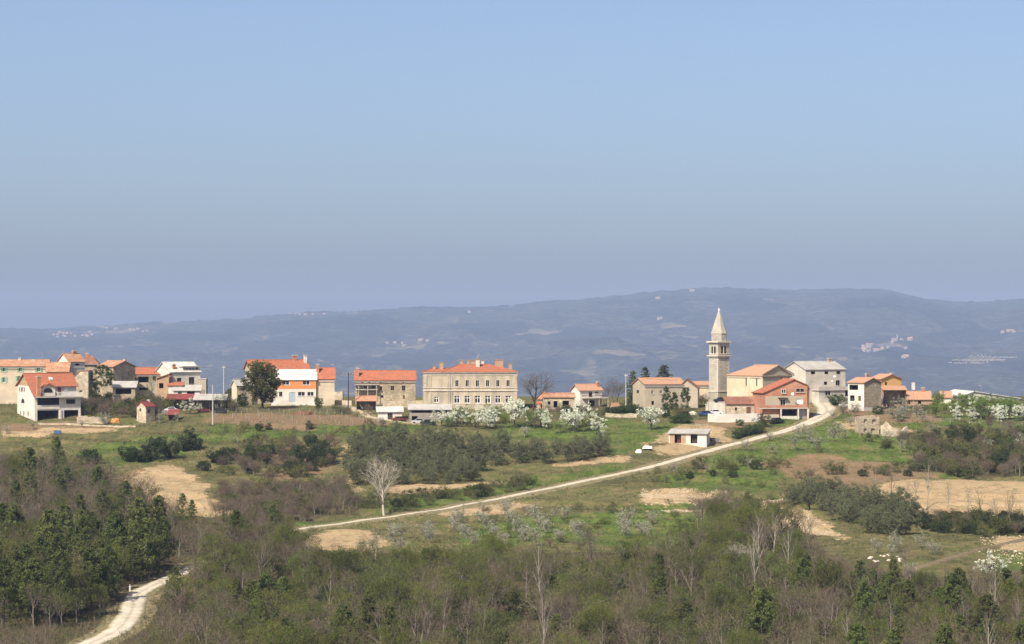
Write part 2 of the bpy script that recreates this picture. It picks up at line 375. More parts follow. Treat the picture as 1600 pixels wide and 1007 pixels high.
def ground_material():
    m = bpy.data.materials.new('hillside_ground'); m.use_nodes = True; nt = m.node_tree; N = nt.nodes; L = nt.links; b = N['Principled BSDF']
    b.inputs['Roughness'].default_value = .95; b.inputs['Specular IOR Level'].default_value = .1
    tc = N.new('ShaderNodeTexCoord')
    def noise(s, d=5):
        n = N.new('ShaderNodeTexNoise'); n.inputs['Scale'].default_value = s; n.inputs['Detail'].default_value = d; n.inputs['Roughness'].default_value = .65; L.new(tc.outputs['Object'], n.inputs['Vector']); return n.outputs[0]
    def rng(o, a, z, c=0., d=1.):
        r = N.new('ShaderNodeMapRange'); r.inputs[1].default_value = a; r.inputs[2].default_value = z; r.inputs[3].default_value = c; r.inputs[4].default_value = d; L.new(o, r.inputs[0]); return r.outputs[0]
    def mix(f, a, z):
        x = N.new('ShaderNodeMix'); x.data_type = 'RGBA'; L.new(f, x.inputs[0])
        for k, v in ((6, a), (7, z)):
            if isinstance(v, tuple): x.inputs[k].default_value = (*v, 1)
            else: L.new(v, x.inputs[k])
        return x.outputs[2]
    def op(o, a, z):
        x = N.new('ShaderNodeMath'); x.operation = o
        for k, v in ((0, a), (1, z)):
            if isinstance(v, (int, float)): x.inputs[k].default_value = v
            else: L.new(v, x.inputs[k])
        x.use_clamp = True; return x.outputs[0]
    n1, n2, n3, n4 = noise(.09, 7), noise(.45, 7), noise(1.6, 7), noise(.25, 7)
    def att(k):
        a = N.new('ShaderNodeAttribute'); a.attribute_name = k
        return a.outputs['Fac']
    n5 = noise(.8, 6)
    def edge(k, s=.55):                                   # ragged edge
        t = N.new('ShaderNodeMath'); t.operation = 'ADD'; L.new(n5, t.inputs[0]); L.new(n2, t.inputs[1])
        t2 = N.new('ShaderNodeMath'); t2.operation = 'MULTIPLY_ADD'; L.new(t.outputs[0], t2.inputs[0]); t2.inputs[1].default_value = -s * 1.5; t2.inputs[2].default_value = s * 1.5
        u = N.new('ShaderNodeMath'); L.new(att(k), u.inputs[0]); L.new(t2.outputs[0], u.inputs[1])
        return rng(u.outputs[0], .40, .62)
    green = mix(rng(n3, .35, .65), (.06, .08, .022), (.115, .115, .042))
    dry = mix(rng(n3, .35, .65), (.20, .155, .08), (.12, .105, .045))
    c = mix(rng(n2, .42, .60), green, dry)
    c = mix(rng(n1, .50, .60), c, mix(rng(n5, .4, .6), (.10, .088, .042), (.065, .07, .026)))
    lush = mix(rng(n2, .38, .62), (.055, .092, .018), (.112, .142, .034))
    lush = mix(rng(n5, .55, .66), lush, (.045, .06, .018))
    lush = mix(rng(n4, .50, .64), lush, (.135, .125, .052))
    c = mix(edge('lush', .9), c, lush)
    lit = mix(rng(n2, .4, .62), (.085, .064, .04), (.06, .06, .026))
    c = mix(edge('litter', .6), c, lit)
    br = mix(rng(n3, .35, .65), (.235, .16, .095), (.165, .112, .065)); br = mix(rng(n4, .52, .64), br, (.145, .122, .055))
    c = mix(edge('brown', .8), c, br)
    be = mix(rng(n3, .36, .64), (.42, .305, .175), (.31, .225, .13)); be = mix(rng(n2, .52, .66), be, (.20, .165, .085)); be = mix(rng(n4, .52, .64), be, (.27, .20, .115))
    c = mix(edge('beige', .8), c, be)
    c = mix(edge('verge', .7), c, mix(rng(n3, .4, .6), (.26, .205, .125), (.12, .115, .05)))
    L.new(c, b.inputs['Base Color'])
    bp = N.new('ShaderNodeBump'); bp.inputs['Strength'].default_value = .8; bp.inputs['Distance'].default_value = .35; L.new(n3, bp.inputs['Height']); L.new(bp.outputs[0], b.inputs['Normal'])
    MATS['hillside_ground'] = m; return m

def grid_mesh(name, vx, vy, vz, m, attrs=None):
    ny, nx = vx.shape; v = np.stack([vx.ravel(), vy.ravel(), vz.ravel()], 1)
    i = np.arange(ny * nx).reshape(ny, nx); f = np.stack([i[:-1, :-1].ravel(), i[:-1, 1:].ravel(), i[1:, 1:].ravel(), i[1:, :-1].ravel()], 1)
    me = arr_mesh(name, v, f, m)
    me.polygons.foreach_set('use_smooth', np.ones(len(f), bool))
    for k, a in (attrs or {}).items():
        at = me.attributes.new(k, 'FLOAT', 'POINT'); at.data.foreach_set('value', a.ravel().astype(np.float32))
    return me
hill = link('hillside', grid_mesh('hillside', XX, YY, HH, ground_material(), ATT)); hill['kind'] = 'structure'

# ------------------------------------------------------------------ roads
def road(name, c, half, m, label=None):
    half = np.broadcast_to(np.asarray(half, float), (len(c),))
    t = np.gradient(c[:, :2], axis=0); t /= np.linalg.norm(t, axis=1)[:, None] + 1e-9; n = np.stack([t[:, 1], -t[:, 0]], 1)
    rows = []; rnd = np.random.RandomState(3); k = len(c)
    wob = lambda s: (fbm(np.arange(k) / 4.0 + s, np.zeros(k), 5, 3) - .5) * .9
    off = [-half - .5, -half, -half * .45, half * 0, half * .45, half, half + .5]
    zz = [-.6, -.03, .02, -.02, .02, -.03, -.6]
    for q, (o, z) in enumerate(zip(off, zz)):
        w = wob(1.7 if q < 2 else 9.1) if q in (0, 1, 5, 6) else 0
        rows.append(np.stack([c[:, 0] + n[:, 0] * (o + w), c[:, 1] + n[:, 1] * (o + w), c[:, 2] + z + .06], 1))
    v = np.stack(rows, 1)
    lat = np.broadcast_to(np.array([1.3, 1.0, .45, 0, .45, 1.0, 1.3]), v.shape[:2])
    o = link(name, grid_mesh(name, v[:, :, 0], v[:, :, 1], v[:, :, 2], m, {'lat': lat})); o['kind'] = 'structure'; return o
mat('gravel', (.55, .49, .39), (.44, .39, .31), .5, bump=.4, bscale=3.0, c3=(.44, .39, .29), s3=.22, detail=6)
mat('dirt_path', (.50, .42, .29), (.38, .31, .2), .6, bump=.3, bscale=3.0)
def wheel_ruts(name):
    nt = MATS[name].node_tree; N = nt.nodes; L = nt.links; b = N['Principled BSDF']; src = b.inputs['Base Color'].links[0].from_socket
    a = N.new('ShaderNodeAttribute'); a.attribute_name = 'lat'; tc = N.new('ShaderNodeTexCoord'); n = N.new('ShaderNodeTexNoise'); n.inputs['Scale'].default_value = .7; n.inputs['Detail'].default_value = 6; L.new(tc.outputs['Object'], n.inputs['Vector'])
    w = N.new('ShaderNodeMath'); w.operation = 'MULTIPLY_ADD'; L.new(n.outputs[0], w.inputs[0]); w.inputs[1].default_value = .7; w.inputs[2].default_value = -.35
    u = N.new('ShaderNodeMath'); L.new(a.outputs['Fac'], u.inputs[0]); L.new(w.outputs[0], u.inputs[1])
    r = N.new('ShaderNodeValToRGB'); e = r.color_ramp.elements; e[0].position = 0.0; e[0].color = (.72, .72, .70, 1); e[1].position = .22; e[1].color = (1, 1, 1, 1)
    for p, c in ((.7, (1, 1, 1, 1)), (.92, (.62, .60, .50, 1)), (1.0, (.40, .42, .28, 1))): q = e.new(p); q.color = c
    L.new(u.outputs[0], r.inputs[0]); m = N.new('ShaderNodeMix'); m.data_type = 'RGBA'; m.blend_type = 'MULTIPLY'; m.inputs[0].default_value = 1; L.new(src, m.inputs[6]); L.new(r.outputs[0], m.inputs[7]); L.new(m.outputs[2], b.inputs['Base Color'])
for q in ('gravel', 'dirt_path'): wheel_ruts(q)
road('gravel_road', R1, np.interp(R1[:, 1], [430, 480, 530, 560, 600, 680, 720, 760], [2.15, 1.95, 1.25, .9, .95, 1.4, 2.0, 2.6]), 'gravel'); road('dirt_track', R2, 1.2, 'dirt_path'); mat('field_track', (.17, .13, .075), (.12, .10, .05), .8, bump=.4, bscale=3.0); road('field_track', R3, .8, 'field_track')

# ------------------------------------------------------------------ valley and far hills
SKYL = [(-500, 528), (-200, 524), (0, 520), (75, 520), (130, 514), (250, 510), (370, 503), (430, 496), (530, 491), (640, 486), (750, 487), (830, 480), (920, 471), (1000, 463), (1060, 456), (1130, 453), (1230, 458), (1330, 456), (1385, 457), (1440, 470), (1490, 477), (1540, 475), (1600, 472), (1800, 470), (2100, 480)]
FARD = 16000.0
FIELDS = [(185, 545, 22, 2.5), (240, 541, 34, 2), (125, 521, 40, 3), (190, 517, 26, 2.5), (640, 543, 26, 3), (690, 537, 18, 2), (965, 552, 30, 4), (850, 520, 22, 4), (1040, 508, 26, 3), (1380, 546, 28, 4), (1330, 548, 20, 2), (1540, 566, 40, 4), (1580, 520, 20, 2), (1060, 527, 20, 2.5), (760, 590, 30, 2.5), (1240, 545, 15, 2), (920, 585, 24, 3)]
DARKW = [(900, 530, 55, 14), (770, 515, 60, 10), (1000, 527, 60, 10), (300, 530, 60, 10), (1230, 520, 70, 12), (640, 565, 50, 10), (1500, 530, 60, 12), (420, 545, 60, 10), (1420, 555, 60, 8), (1050, 575, 60, 8), (560, 505, 60, 8), (100, 545, 60, 8), (1170, 480, 60, 8), (1350, 480, 50, 8)]
def far_terrain():
    u = np.linspace(-300, 1900, 740)                       # bearing, as photo columns
    D = np.concatenate([np.linspace(900, 8000, 30), np.linspace(8000, FARD + 400, 330)[1:], np.linspace(FARD + 400, 20000, 14)[1:]])
    U, DD = np.meshgrid(u, D)
    sk = np.interp(u, [p[0] for p in SKYL], [p[1] for p in SKYL]); k = np.ones(9) / 9
    sk = np.convolve(np.pad(sk, 4, mode='edge'), k, 'valid'); SK = np.broadcast_to(sk, U.shape)
    t = np.clip((DD - 8000) / (FARD - 8000), 0, 1)
    py = 665 - (665 - SK) * (1 - (1 - t) ** 1.35)
    z = CAMZ + (HOR - py) * DD / F
    zv = CAMZ + (HOR - 665) * 8000 / F
    z = np.where(DD < 8000, np.interp(DD, [900, 1000, 1300, 2400, 8000], [30, 10, -40, -120, zv]), z)
    z = np.where(DD > FARD, z - (DD - FARD) * .12, z)
    x = (U - 800) * DD / F
    a = np.clip((DD - 7000) / 3000, 0, 1) * np.clip((FARD + 300 - DD) / 2600, 0.02, 1)
    rid = 1 - np.abs(fbm(x / 1500 + .3 * DD / 1500, DD / 3200, 31, 4) * 2 - 1)
    z = z + a * (rid - .72) * 120 + a * (fbm(x / 420, DD / 900, 33, 4) - .5) * 90
    P2 = HOR - (z - CAMZ) * F / DD
    jx = (fbm(x / 180, DD / 360, 41, 5) - .5) * 80; jy = (fbm(x / 180, DD / 360, 42, 5) - .5) * 16
    def spots(lst):
        m = np.zeros(U.shape)
        for cx, cy2, rx, ry in lst: m = np.maximum(m, np.clip((1.15 - np.sqrt(((U + jx - cx) / rx) ** 2 + ((P2 + jy - cy2) / ry) ** 2)) / .3, 0, 1))
        return m
    wood = np.clip((fbm(x / 420 + 3, DD / 1100, 35, 5) - .50) / .05, 0, 1); dk = spots(DARKW); wood = np.maximum(wood * .6, dk)
    fld = spots(FIELDS); fld = np.maximum(fld, np.clip((fbm(x / 150 + 9, DD / 700, 37, 4) - .70) / .04, 0, 1) * .5)
    wood = wood * (1 - fld)
    z = z + np.clip((DD - 7600) / 800, 0, 1) * (wood * 10 + 9 * fbm(x / 34, DD / 60, 36, 2) * (1 - fld))
    z = z + np.clip((DD - FARD + 300) / 250, 0, 1) * np.clip((FARD + 250 - DD) / 250, 0, 1) * 20 * fbm(x / 60, DD / 60, 38, 3)
    return x, DD, z, {'wood': wood, 'field': fld}, U
def far_material():
    m = bpy.data.materials.new('far_hill'); m.use_nodes = True; nt = m.node_tree; N = nt.nodes; L = nt.links; b = N['Principled BSDF']
    b.inputs['Roughness'].default_value = 1; b.inputs['Specular IOR Level'].default_value = 0
    tc = N.new('ShaderNodeTexCoord')
    def noise(s, d=6):
        n = N.new('ShaderNodeTexNoise'); n.inputs['Scale'].default_value = s; n.inputs['Detail'].default_value = d; n.inputs['Roughness'].default_value = .65; L.new(tc.outputs['Object'], n.inputs['Vector']); return n.outputs[0]
    def rng(o, a, z):
        r = N.new('ShaderNodeMapRange'); r.inputs[1].default_value = a; r.inputs[2].default_value = z; L.new(o, r.inputs[0]); return r.outputs[0]
    def mix(f, a, z):
        x = N.new('ShaderNodeMix'); x.data_type = 'RGBA'; L.new(f, x.inputs[0])
        for k, v in ((6, a), (7, z)):
            if isinstance(v, tuple): x.inputs[k].default_value = (*v, 1)
            else: L.new(v, x.inputs[k])
        return x.outputs[2]
    def att(k):
        a = N.new('ShaderNodeAttribute'); a.attribute_name = k; return a.outputs['Fac']
    open_ = mix(rng(noise(.0014), .4, .6), (0.0850, 0.0820, 0.0600), (0.0520, 0.0680, 0.0420))
    open_ = mix(rng(noise(.007), .42, .6), open_, (0.0375, 0.0406, 0.0248))
    wood = mix(rng(noise(.002), .42, .58), (0.0250, 0.0302, 0.0186), (0.0140, 0.0232, 0.0124))
    wood = mix(rng(noise(.016), .42, .58), wood, (0.0320, 0.0340, 0.0200))
    open_ = mix(rng(noise(.028, 3), .46, .56), open_, (0.0300, 0.0340, 0.0200))
    def brk(k, sc, am):
        t = N.new('ShaderNodeMath'); t.operation = 'MULTIPLY_ADD'; L.new(noise(sc, 4), t.inputs[0]); t.inputs[1].default_value = am; t.inputs[2].default_value = -am * .5
        u = N.new('ShaderNodeMath'); L.new(att(k), u.inputs[0]); L.new(t.outputs[0], u.inputs[1]); return rng(u.outputs[0], .42, .62)
    c = mix(brk('wood', .012, 1.6), open_, wood); c = mix(brk('field', .015, 1.5), c, mix(rng(noise(.005), .4, .6), (0.1700, 0.1350, 0.0900), (0.0800, 0.0880, 0.0450)))
    L.new(c, b.inputs['Base Color'])
    bp = N.new('ShaderNodeBump'); bp.inputs['Strength'].default_value = 1; bp.inputs['Distance'].default_value = 22; L.new(noise(.014, 6), bp.inputs['Height']); L.new(bp.outputs[0], b.inputs['Normal'])
    MATS['far_hill'] = m; return m
fx_, fy_, fz_, fat, fu_ = far_terrain()
fh = link('far_hills', grid_mesh('far_hills', fx_, fy_, fz_, far_material(), fat)); fh['kind'] = 'structure'
def far_spot(px, py):
    """the far hillside point the photo shows at this pixel (first surface met)"""
    i = int(np.argmin(np.abs(fu_[0] - px))); pr = HOR - (fz_[:, i] - CAMZ) * F / fy_[:, i]
    k = np.nonzero((fy_[:, i] > 8000) & (pr <= py))[0]; k = k[0] if len(k) else int(np.argmin(pr))
    return Vector((fx_[k, i], fy_[k, i], fz_[k, i]))

# ------------------------------------------------------------------ haze between here and the far hills
mh = bpy.data.materials.new('haze_air'); mh.use_nodes = True; N = mh.node_tree.nodes
for n in list(N):
    if n.type == 'BSDF_PRINCIPLED': N.remove(n)
pv = N.new('ShaderNodeVolumePrincipled'); pv.inputs['Color'].default_value = (.41, .53, .85, 1); pv.inputs['Absorption Color'].default_value = (.1, .1, .1, 1); pv.inputs['Density'].default_value = .66e-4
pv.inputs['Density Attribute'].default_value = ''; pv.inputs['Anisotropy'].default_value = .0
mh.node_tree.links.new(pv.outputs[0], N['Material Output'].inputs['Volume'])
MATS['haze_air'] = mh
hb = MB(); hb.box(-12000, 12000, -60, 20300, float(min(fz_.min(), HH.min())) - 2, max(float(fz_.max()), CAMZ) + 20)
haze = hb.build('haze', 'haze_air'); haze['kind'] = 'stuff'
# ------------------------------------------------------------------ buildings
class Face:
    """a wall plane of a house: o origin, u along, n outward"""
    def __init__(s, o, u, n): s.o, s.u, s.n = Vector(o), Vector(u), Vector(n)
    def P(s, u, v, out=0.0): return s.o + s.u * u + Vector((0, 0, v)) + s.n * out
def fbox(mb, fc, u0, u1, v0, v1, o0, o1):
    mb.prism([fc.P(u0, v0, o0), fc.P(u1, v0, o0), fc.P(u1, v1, o0), fc.P(u0, v1, o0)], fc.n * (o1 - o0))
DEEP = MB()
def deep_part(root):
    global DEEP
    if DEEP.f: DEEP.build('interior_painted_shade', 'interior_painted_shade', root)  # recess faces painted dark to deepen their shade, whatever the wall colour
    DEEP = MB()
def wall_face(mb, fc, U, V0, V1, holes):
    us = sorted({0.0, U, *[max(0, min(U, h[k])) for h in holes for k in (0, 1)]}); vs_ = sorted({V0, V1, *[max(V0, min(V1, h[k])) for h in holes for k in (2, 3)]})
    for a, b in zip(us, us[1:]):
        for c, d in zip(vs_, vs_[1:]):
            mu, mv = (a + b) / 2, (c + d) / 2
            if any(h[0] < mu < h[1] and h[2] < mv < h[3] for h in holes): continue
            mb.poly([fc.P(a, c), fc.P(b, c), fc.P(b, d), fc.P(a, d)])
    for h in holes:
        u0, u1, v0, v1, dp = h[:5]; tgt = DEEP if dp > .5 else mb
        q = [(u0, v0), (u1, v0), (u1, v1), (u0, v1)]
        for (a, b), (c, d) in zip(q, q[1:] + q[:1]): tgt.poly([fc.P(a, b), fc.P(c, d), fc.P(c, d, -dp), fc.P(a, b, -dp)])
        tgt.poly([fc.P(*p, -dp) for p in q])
def add_opening(root, fc, u0, u1, v0, v1, kind, col=None):
    """the fittings of one opening; returns its main part"""
    w, h = u1 - u0, v1 - v0; fr = .07
    if kind in ('win', 'winb', 'wing', 'cross', 'shut'):
        fm = {'win': 'frame_white', 'winb': 'wood_brown', 'wing': 'concrete', 'cross': 'frame_white', 'shut': 'frame_white'}[kind]
        fr = .12 if kind == 'cross' else fr
        m = MB()
        fbox(m, fc, u0, u0 + fr, v0, v1, -.16, -.08); fbox(m, fc, u1 - fr, u1, v0, v1, -.16, -.08)
        fbox(m, fc, u0 + fr, u1 - fr, v1 - fr, v1, -.16, -.08); fbox(m, fc, u0 + fr, u1 - fr, v0, v0 + fr, -.16, -.08)
        if w > .6: fbox(m, fc, (u0 + u1) / 2 - fr / 2, (u0 + u1) / 2 + fr / 2, v0 + fr, v1 - fr, -.158, -.085)
        if kind == 'cross': fbox(m, fc, u0 + fr, u1 - fr, v0 + h * .66, v0 + h * .66 + fr, -.156, -.082)
        o = m.build('window', fm, root)
        g = MB(); fbox(g, fc, u0 + .01, u1 - .01, v0 + .01, v1 - .01, -.22, -.17); g.build('pane', 'glass', o)
        s = MB(); fbox(s, fc, u0 - .1, u1 + .1, v0 - .1, v0 - .004, -.02, .12); s.build('sill', 'trim', o)
        if kind == 'shut':
            for a, b in ((u0 - w * .55, u0 - .03), (u1 + .03, u1 + w * .55)):
                t = MB(); fbox(t, fc, a, b, v0, v1, .02, .07); t.build('shutter', col or 'shutter_green', o)
        return o
    if kind in ('door', 'blind', 'gate'):
        m = MB(); fbox(m, fc, u0 + .02, u1 - .02, v0 + .01, v1 - .02, -.2, -.1)
        n = max(2, int(h / .35))
        for k in range(1, n): fbox(m, fc, u0 + .05, u1 - .05, v0 + h * k / n - .015, v0 + h * k / n + .015, -.1, -.085)
        o = m.build({'door': 'door', 'blind': 'roller_blind', 'gate': 'garage_door'}[kind], col or 'wood_brown', root)
        return o
    if kind == 'arch':
        m = MB(); c = (u0 + u1) / 2; pts = [fc.P(u0, v0, .02), fc.P(u1, v0, .02)]; n = 10; r = w / 2; sp = v1 - min(h * .6, r)
        pts += [fc.P(c + r * math.cos(math.pi * k / n), sp + (v1 - sp) * math.sin(math.pi * k / n), .02) for k in range(n + 1)]
        m.prism(pts, fc.n * .04); o = m.build('window', col or 'wood_brown', root)
        g = MB(); pts = [fc.P(u0 + .1, v0 + .1, .062), fc.P(u1 - .1, v0 + .1, .062)] + [fc.P(c + (r - .1) * math.cos(math.pi * k / n), sp + (v1 - sp - .1) * math.sin(math.pi * k / n), .062) for k in range(n + 1)]
        g.prism(pts, fc.n * .01); g.build('pane', 'glass', o); return o
    return None
def chimney(roof, x, y, z0, z1, w=.8, d=.7, m='brick_red', cap='trim'):
    c = MB().box(x - w / 2, x + w / 2, y - d / 2, y + d / 2, z0, z1 - .28)
    o = c.build('chimney', m, roof)
    k = MB().box(x - w / 2 - .1, x + w / 2 + .1, y - d / 2 - .1, y + d / 2 + .1, z1 - .28, z1 - .16)
    k.box(x - w / 2 + .08, x + w / 2 - .08, y - d / 2 + .08, y + d / 2 - .08, z1 - .16, z1 - .06); k.box(x - w / 2 - .05, x + w / 2 + .05, y - d / 2 - .05, y + d / 2 + .05, z1 - .06, z1)
    # the cap belongs to the chimney: join it into the roof's part list at the same level as the chimney
    k.build('chimney_cap', cap, roof); return o
class House: pass
def house(name, label, xc, xr, ye, yr, yb=None, D=None, xl=None, rz=20., depth=8., roof='x', wm='stucco_white', rm='tile_red', over=.4, front=(), left=(), chim=(), apex=.5, ye2=None, cat='house', hip=None, gable_m=None, ridge=True, low=2.5):
    if D is None: D = ground(xc, yb).y
    elif yb is None: yb = HOR - (float(hz(X(xc, D), D)) - CAMZ) * F / D
    s = F / D; a = math.radians(rz); ca, sa = math.cos(a), math.sin(a)
    w = (xr - xc) / s / ca; d = depth if xl is None else (xc - xl) / s / sa
    H = (yb - ye) / s; Rr = (ye - yr) / s; H2 = (yb - (ye2 or ye)) / s
    root = empty(name, (X(xc, D), D, Zp(yb, D)), a); tag(root, label, cat)
    h = House(); h.root, h.w, h.d, h.H, h.R, h.s, h.D = root, w, d, H, Rr, s, D
    h.front = Face((0, 0, 0), (1, 0, 0), (0, -1, 0)); h.left = Face((0, 0, 0), (0, 1, 0), (-1, 0, 0))
    h.fu = lambda px: (px - xc) / s / ca; h.fv = lambda py: (yb - py) / s; h.lu = lambda px: (xc - px) / s / sa
    mb = MB()
    def holes(lst, fu, sc, U, top):
        out = []; later = []
        for it in lst:
            px, py, pw, ph, kind = it[:5]; c = it[5] if len(it) > 5 else None
            u, v = fu(px), h.fv(py); ww, hh = pw / s / sc, ph / s
            q = [max(.12, u - ww / 2), min(U - .12, u + ww / 2), v - hh / 2, v + hh / 2]
            if q[1] - q[0] < .1: continue
            dp = {'hole': 3.0, 'deep': 4.5, 'dark': 1.2}.get(kind, .25)
            if kind == 'arch' or q[3] > top - .02: later.append((q, kind if kind in ('arch',) else kind, c)); 
            else: out.append((*q, min(dp, d * .7, w * .7))); later.append((q, kind, c))
        return out, later
    fh_, fl_ = holes(front, h.fu, ca, w, min(H, H2)); lh_, ll_ = holes(left, h.lu, sa, d, H)
    wall_face(mb, h.front, w, -low, min(H, H2) if roof == 'y' else H, fh_); 
    HB = H2 if roof in ('x', 'shed') else H
    wall_face(mb, h.left, d, -low, min(H, HB), lh_)
    HR = H2 if roof == 'y' else H
    Hm = min(H, HB); Hn = min(H, H2) if roof == 'y' else H
    mb.poly([(w, 0, -low), (w, d, -low), (w, d, Hm if roof != 'y' else HR), (w, 0, Hm if roof != 'y' else HR)])
    mb.poly([(0, d, -low), (w, d, -low), (w, d, HB if roof != 'y' else Hn), (0, d, HB if roof != 'y' else Hn)])
    gm = MB() if gable_m else mb
    if roof == 'x':
        for x in (0, w): gm.poly([p for p in [(x, 0, Hm), (x, 0, H), (x, d * apex, H + Rr), (x, d, HB), (x, d, Hm)]])
    elif roof == 'y':
        for y in (0, d): gm.poly([(0, y, Hn), (0, y, H), (w * apex, y, H + Rr), (w, y, H2), (w, y, Hn)])
    elif roof == 'shed':
        for x in (0, w): gm.poly([(x, 0, Hm), (x, 0, H), (x, d, HB), (x, d, Hm)])
    h.wall = mb.build('wall', wm, root); deep_part(root)
    if gable_m: gm.build('gable', gable_m, root)
    for fcx, lst in ((h.front, fl_), (h.left, ll_)):
        for q, kind, c in lst: add_opening(root, fcx, *q, kind, c)
    # roof
    rb = MB(); t = .16; o = over
    if roof == 'x':
        k1 = Rr / (d * apex); k2 = (H + Rr - HB) / (d * (1 - apex)); e = .06
        rb.slab([(-o, -o, H - o * k1 + e + t), (w + o, -o, H - o * k1 + e + t), (w + o, d * apex, H + Rr + e + t), (-o, d * apex, H + Rr + e + t)], t)
        rb.slab([(-o, d * apex, H + Rr + e + t), (w + o, d * apex, H + Rr + e + t), (w + o, d + o, HB - o * k2 + e + t), (-o, d + o, HB - o * k2 + e + t)], t)
    elif roof == 'y':
        k1 = Rr / (w * apex); k2 = (H + Rr - H2) / (w * (1 - apex)); e = .06
        rb.slab([(-o, -o, H - o * k1 + e + t), (w * apex, -o, H + Rr + e + t), (w * apex, d + o, H + Rr + e + t), (-o, d + o, H - o * k1 + e + t)], t)
        rb.slab([(w * apex, -o, H + Rr + e + t), (w + o, -o, H2 - o * k2 + e + t), (w + o, d + o, H2 - o * k2 + e + t), (w * apex, d + o, H + Rr + e + t)], t)
    elif roof == 'hip':
        hl, hr = hip if hip else (d / 2, d / 2); z0 = H + .02; z1 = H + Rr
        A = [(-o, -o, z0), (w + o, -o, z0), (w + o, d + o, z0), (-o, d + o, z0)]; B = [(hl, d / 2, z1), (w - hr, d / 2, z1)]
        rb.poly([A[0], A[1], B[1], B[0]]); rb.poly([A[1], A[2], B[1]]); rb.poly([A[2], A[3], B[0], B[1]]); rb.poly([A[3], A[0], B[0]])
        L4 = [(p[0], p[1], z0 - .22) for p in A]
        for i in range(4): rb.poly([L4[i], L4[(i + 1) % 4], A[(i + 1) % 4], A[i]])
        rb.poly(L4[::-1])
    elif roof == 'shed':
        k = (HB - H) / d
        rb.slab([(-o, -o, H - o * k + .2), (w + o, -o, H - o * k + .2), (w + o, d + o, HB + o * k + .2), (-o, d + o, HB + o * k + .2)], .14)
    elif roof == 'flat':
        rb.box(-o, w + o, -o, d + o, H + .004, H + .2)
    h.roof = rb.build('roof', rm, root)
    if roof == 'x' and ridge:
        MB().tube((-o, d * apex, H + Rr + .2), (w + o, d * apex, H + Rr + .2), .13, .13, 8).build('ridge_tiles', rm, h.roof)
    if roof == 'y' and ridge:
        MB().tube((w * apex, -o, H + Rr + .2), (w * apex, d + o, H + Rr + .2), .13, .13, 8).build('ridge_tiles', rm, h.roof)
    for c in chim:
        px, y0, y1, pw = c[:4]; cm = c[4] if len(c) > 4 else 'brick_red'; fy = c[5] if len(c) > 5 else .5
        yy = d * fy; xx = (px - xc) / s / ca + yy * math.tan(a)
        z1 = h.fv(y0)
        if cm == 'metal':
            MB().tube((xx, yy, H * .5), (xx, yy, z1), .09, .09).build('flue', 'metal_grey', h.roof)
        else: chimney(h.roof, min(max(xx, .4), w - .4), yy, H - .3, z1, pw / s, .7, cm, 'trim')
    if roof in ('x', 'y') and H > 3.5 and rm.startswith('tile') and len(name) % 2 == 0:
        ax_, ay_ = (w * .3, d * apex) if roof == 'x' else (w * apex, d * .3); an = MB(); zt = H + Rr; an.tube((ax_, ay_, zt - .2), (ax_, ay_, zt + 1.9), .035, .03, 5); an.tube((ax_ - .6, ay_, zt + 1.6), (ax_ + .6, ay_, zt + 1.6), .02, .02, 4)
        for q in (-.5, -.2, .1, .4): an.tube((ax_ + q, ay_ - .3, zt + 1.6), (ax_ + q, ay_ + .3, zt + 1.6), .015, .015, 4)
        an.build('aerial', 'metal_grey', h.roof)
    if roof in ('x', 'hip') and H > 3.2 and rm.startswith('tile'):
        MB().box(-over, w + over, -over - .13, -over - .01, H - .2 - (over * Rr / max(.1, d * apex) if roof == 'x' else 0), H - .06 - (over * Rr / max(.1, d * apex) if roof == 'x' else 0)).build('gutter', 'metal_grey', h.roof)
    return h
def dish(px, py, D, wall='house', r=.45, lab='satellite dish'):
    """satellite dish on its bracket, facing the camera side"""
    p = (X(px, D), D, Zp(py, D)); o = empty('satellite_dish', p, math.radians(-20))
    m = MB(); n = 14; rings = [(r * .15, .0), (r * .6, -.05), (r, -.14)]; idx = []
    m.v.append((0, 0, 0))
    for rr, yy in rings:
        idx.append(len(m.v))
        for k in range(n): m.v.append((rr * math.cos(2 * math.pi * k / n), yy, rr * math.sin(2 * math.pi * k / n)))
    for k in range(n):
        m.f.append((0, idx[0] + k, idx[0] + (k + 1) % n))
        for q in range(2): m.f.append((idx[q] + k, idx[q] + (k + 1) % n, idx[q + 1] + (k + 1) % n, idx[q + 1] + k))
    m.build('reflector', 'frame_white', o); MB().tube((0, -.02, -r * .8), (0, -.5, -.05), .025, .025).build('feed_arm', 'metal_grey', o)
    MB().tube((0, .0, 0), (0, .5, -.2), .04, .04).build('bracket', 'metal_grey', o)
    return tag(o, lab, 'satellite dish')

# ---- far left row
house('shuttered_house', 'long cream house with green shutters and old tiled roof, cut by the left edge', -32, 73, 573, 564, D=775, rz=4, depth=8, wm='stucco_cream', rm='tile_old',
      front=[(6, 578, 5, 7, 'shut'), (31, 578, 5, 7, 'shut'), (59, 578, 5, 7, 'shut'), (6, 594, 5, 8, 'shut'), (29, 592, 5, 8, 'shut'), (-16, 578, 5, 7, 'shut')],
      chim=[(26, 559, 566, 4, 'stucco_white'), (13, 562, 566, 5), (48, 562, 566, 5)])
house('small_house', 'low house with faded tiled roof beside the tall white gabled house', 73, 106, 581, 568, D=768, rz=3, depth=7, wm='stucco_beige', rm='tile_old', front=[(94, 586, 4, 5, 'win')], chim=[(104, 578, 590, 6, 'brick_red', .1)])
house('white_house', 'tall white gabled house with small square window and red tiled roof', 108, 129.5, 566, 554, D=772, xl=86, rz=42, wm='stucco_white', rm='tile_old', over=.3, front=[(119, 569.5, 5.5, 4, 'dark')], chim=[(112, 548, 554, 6)])
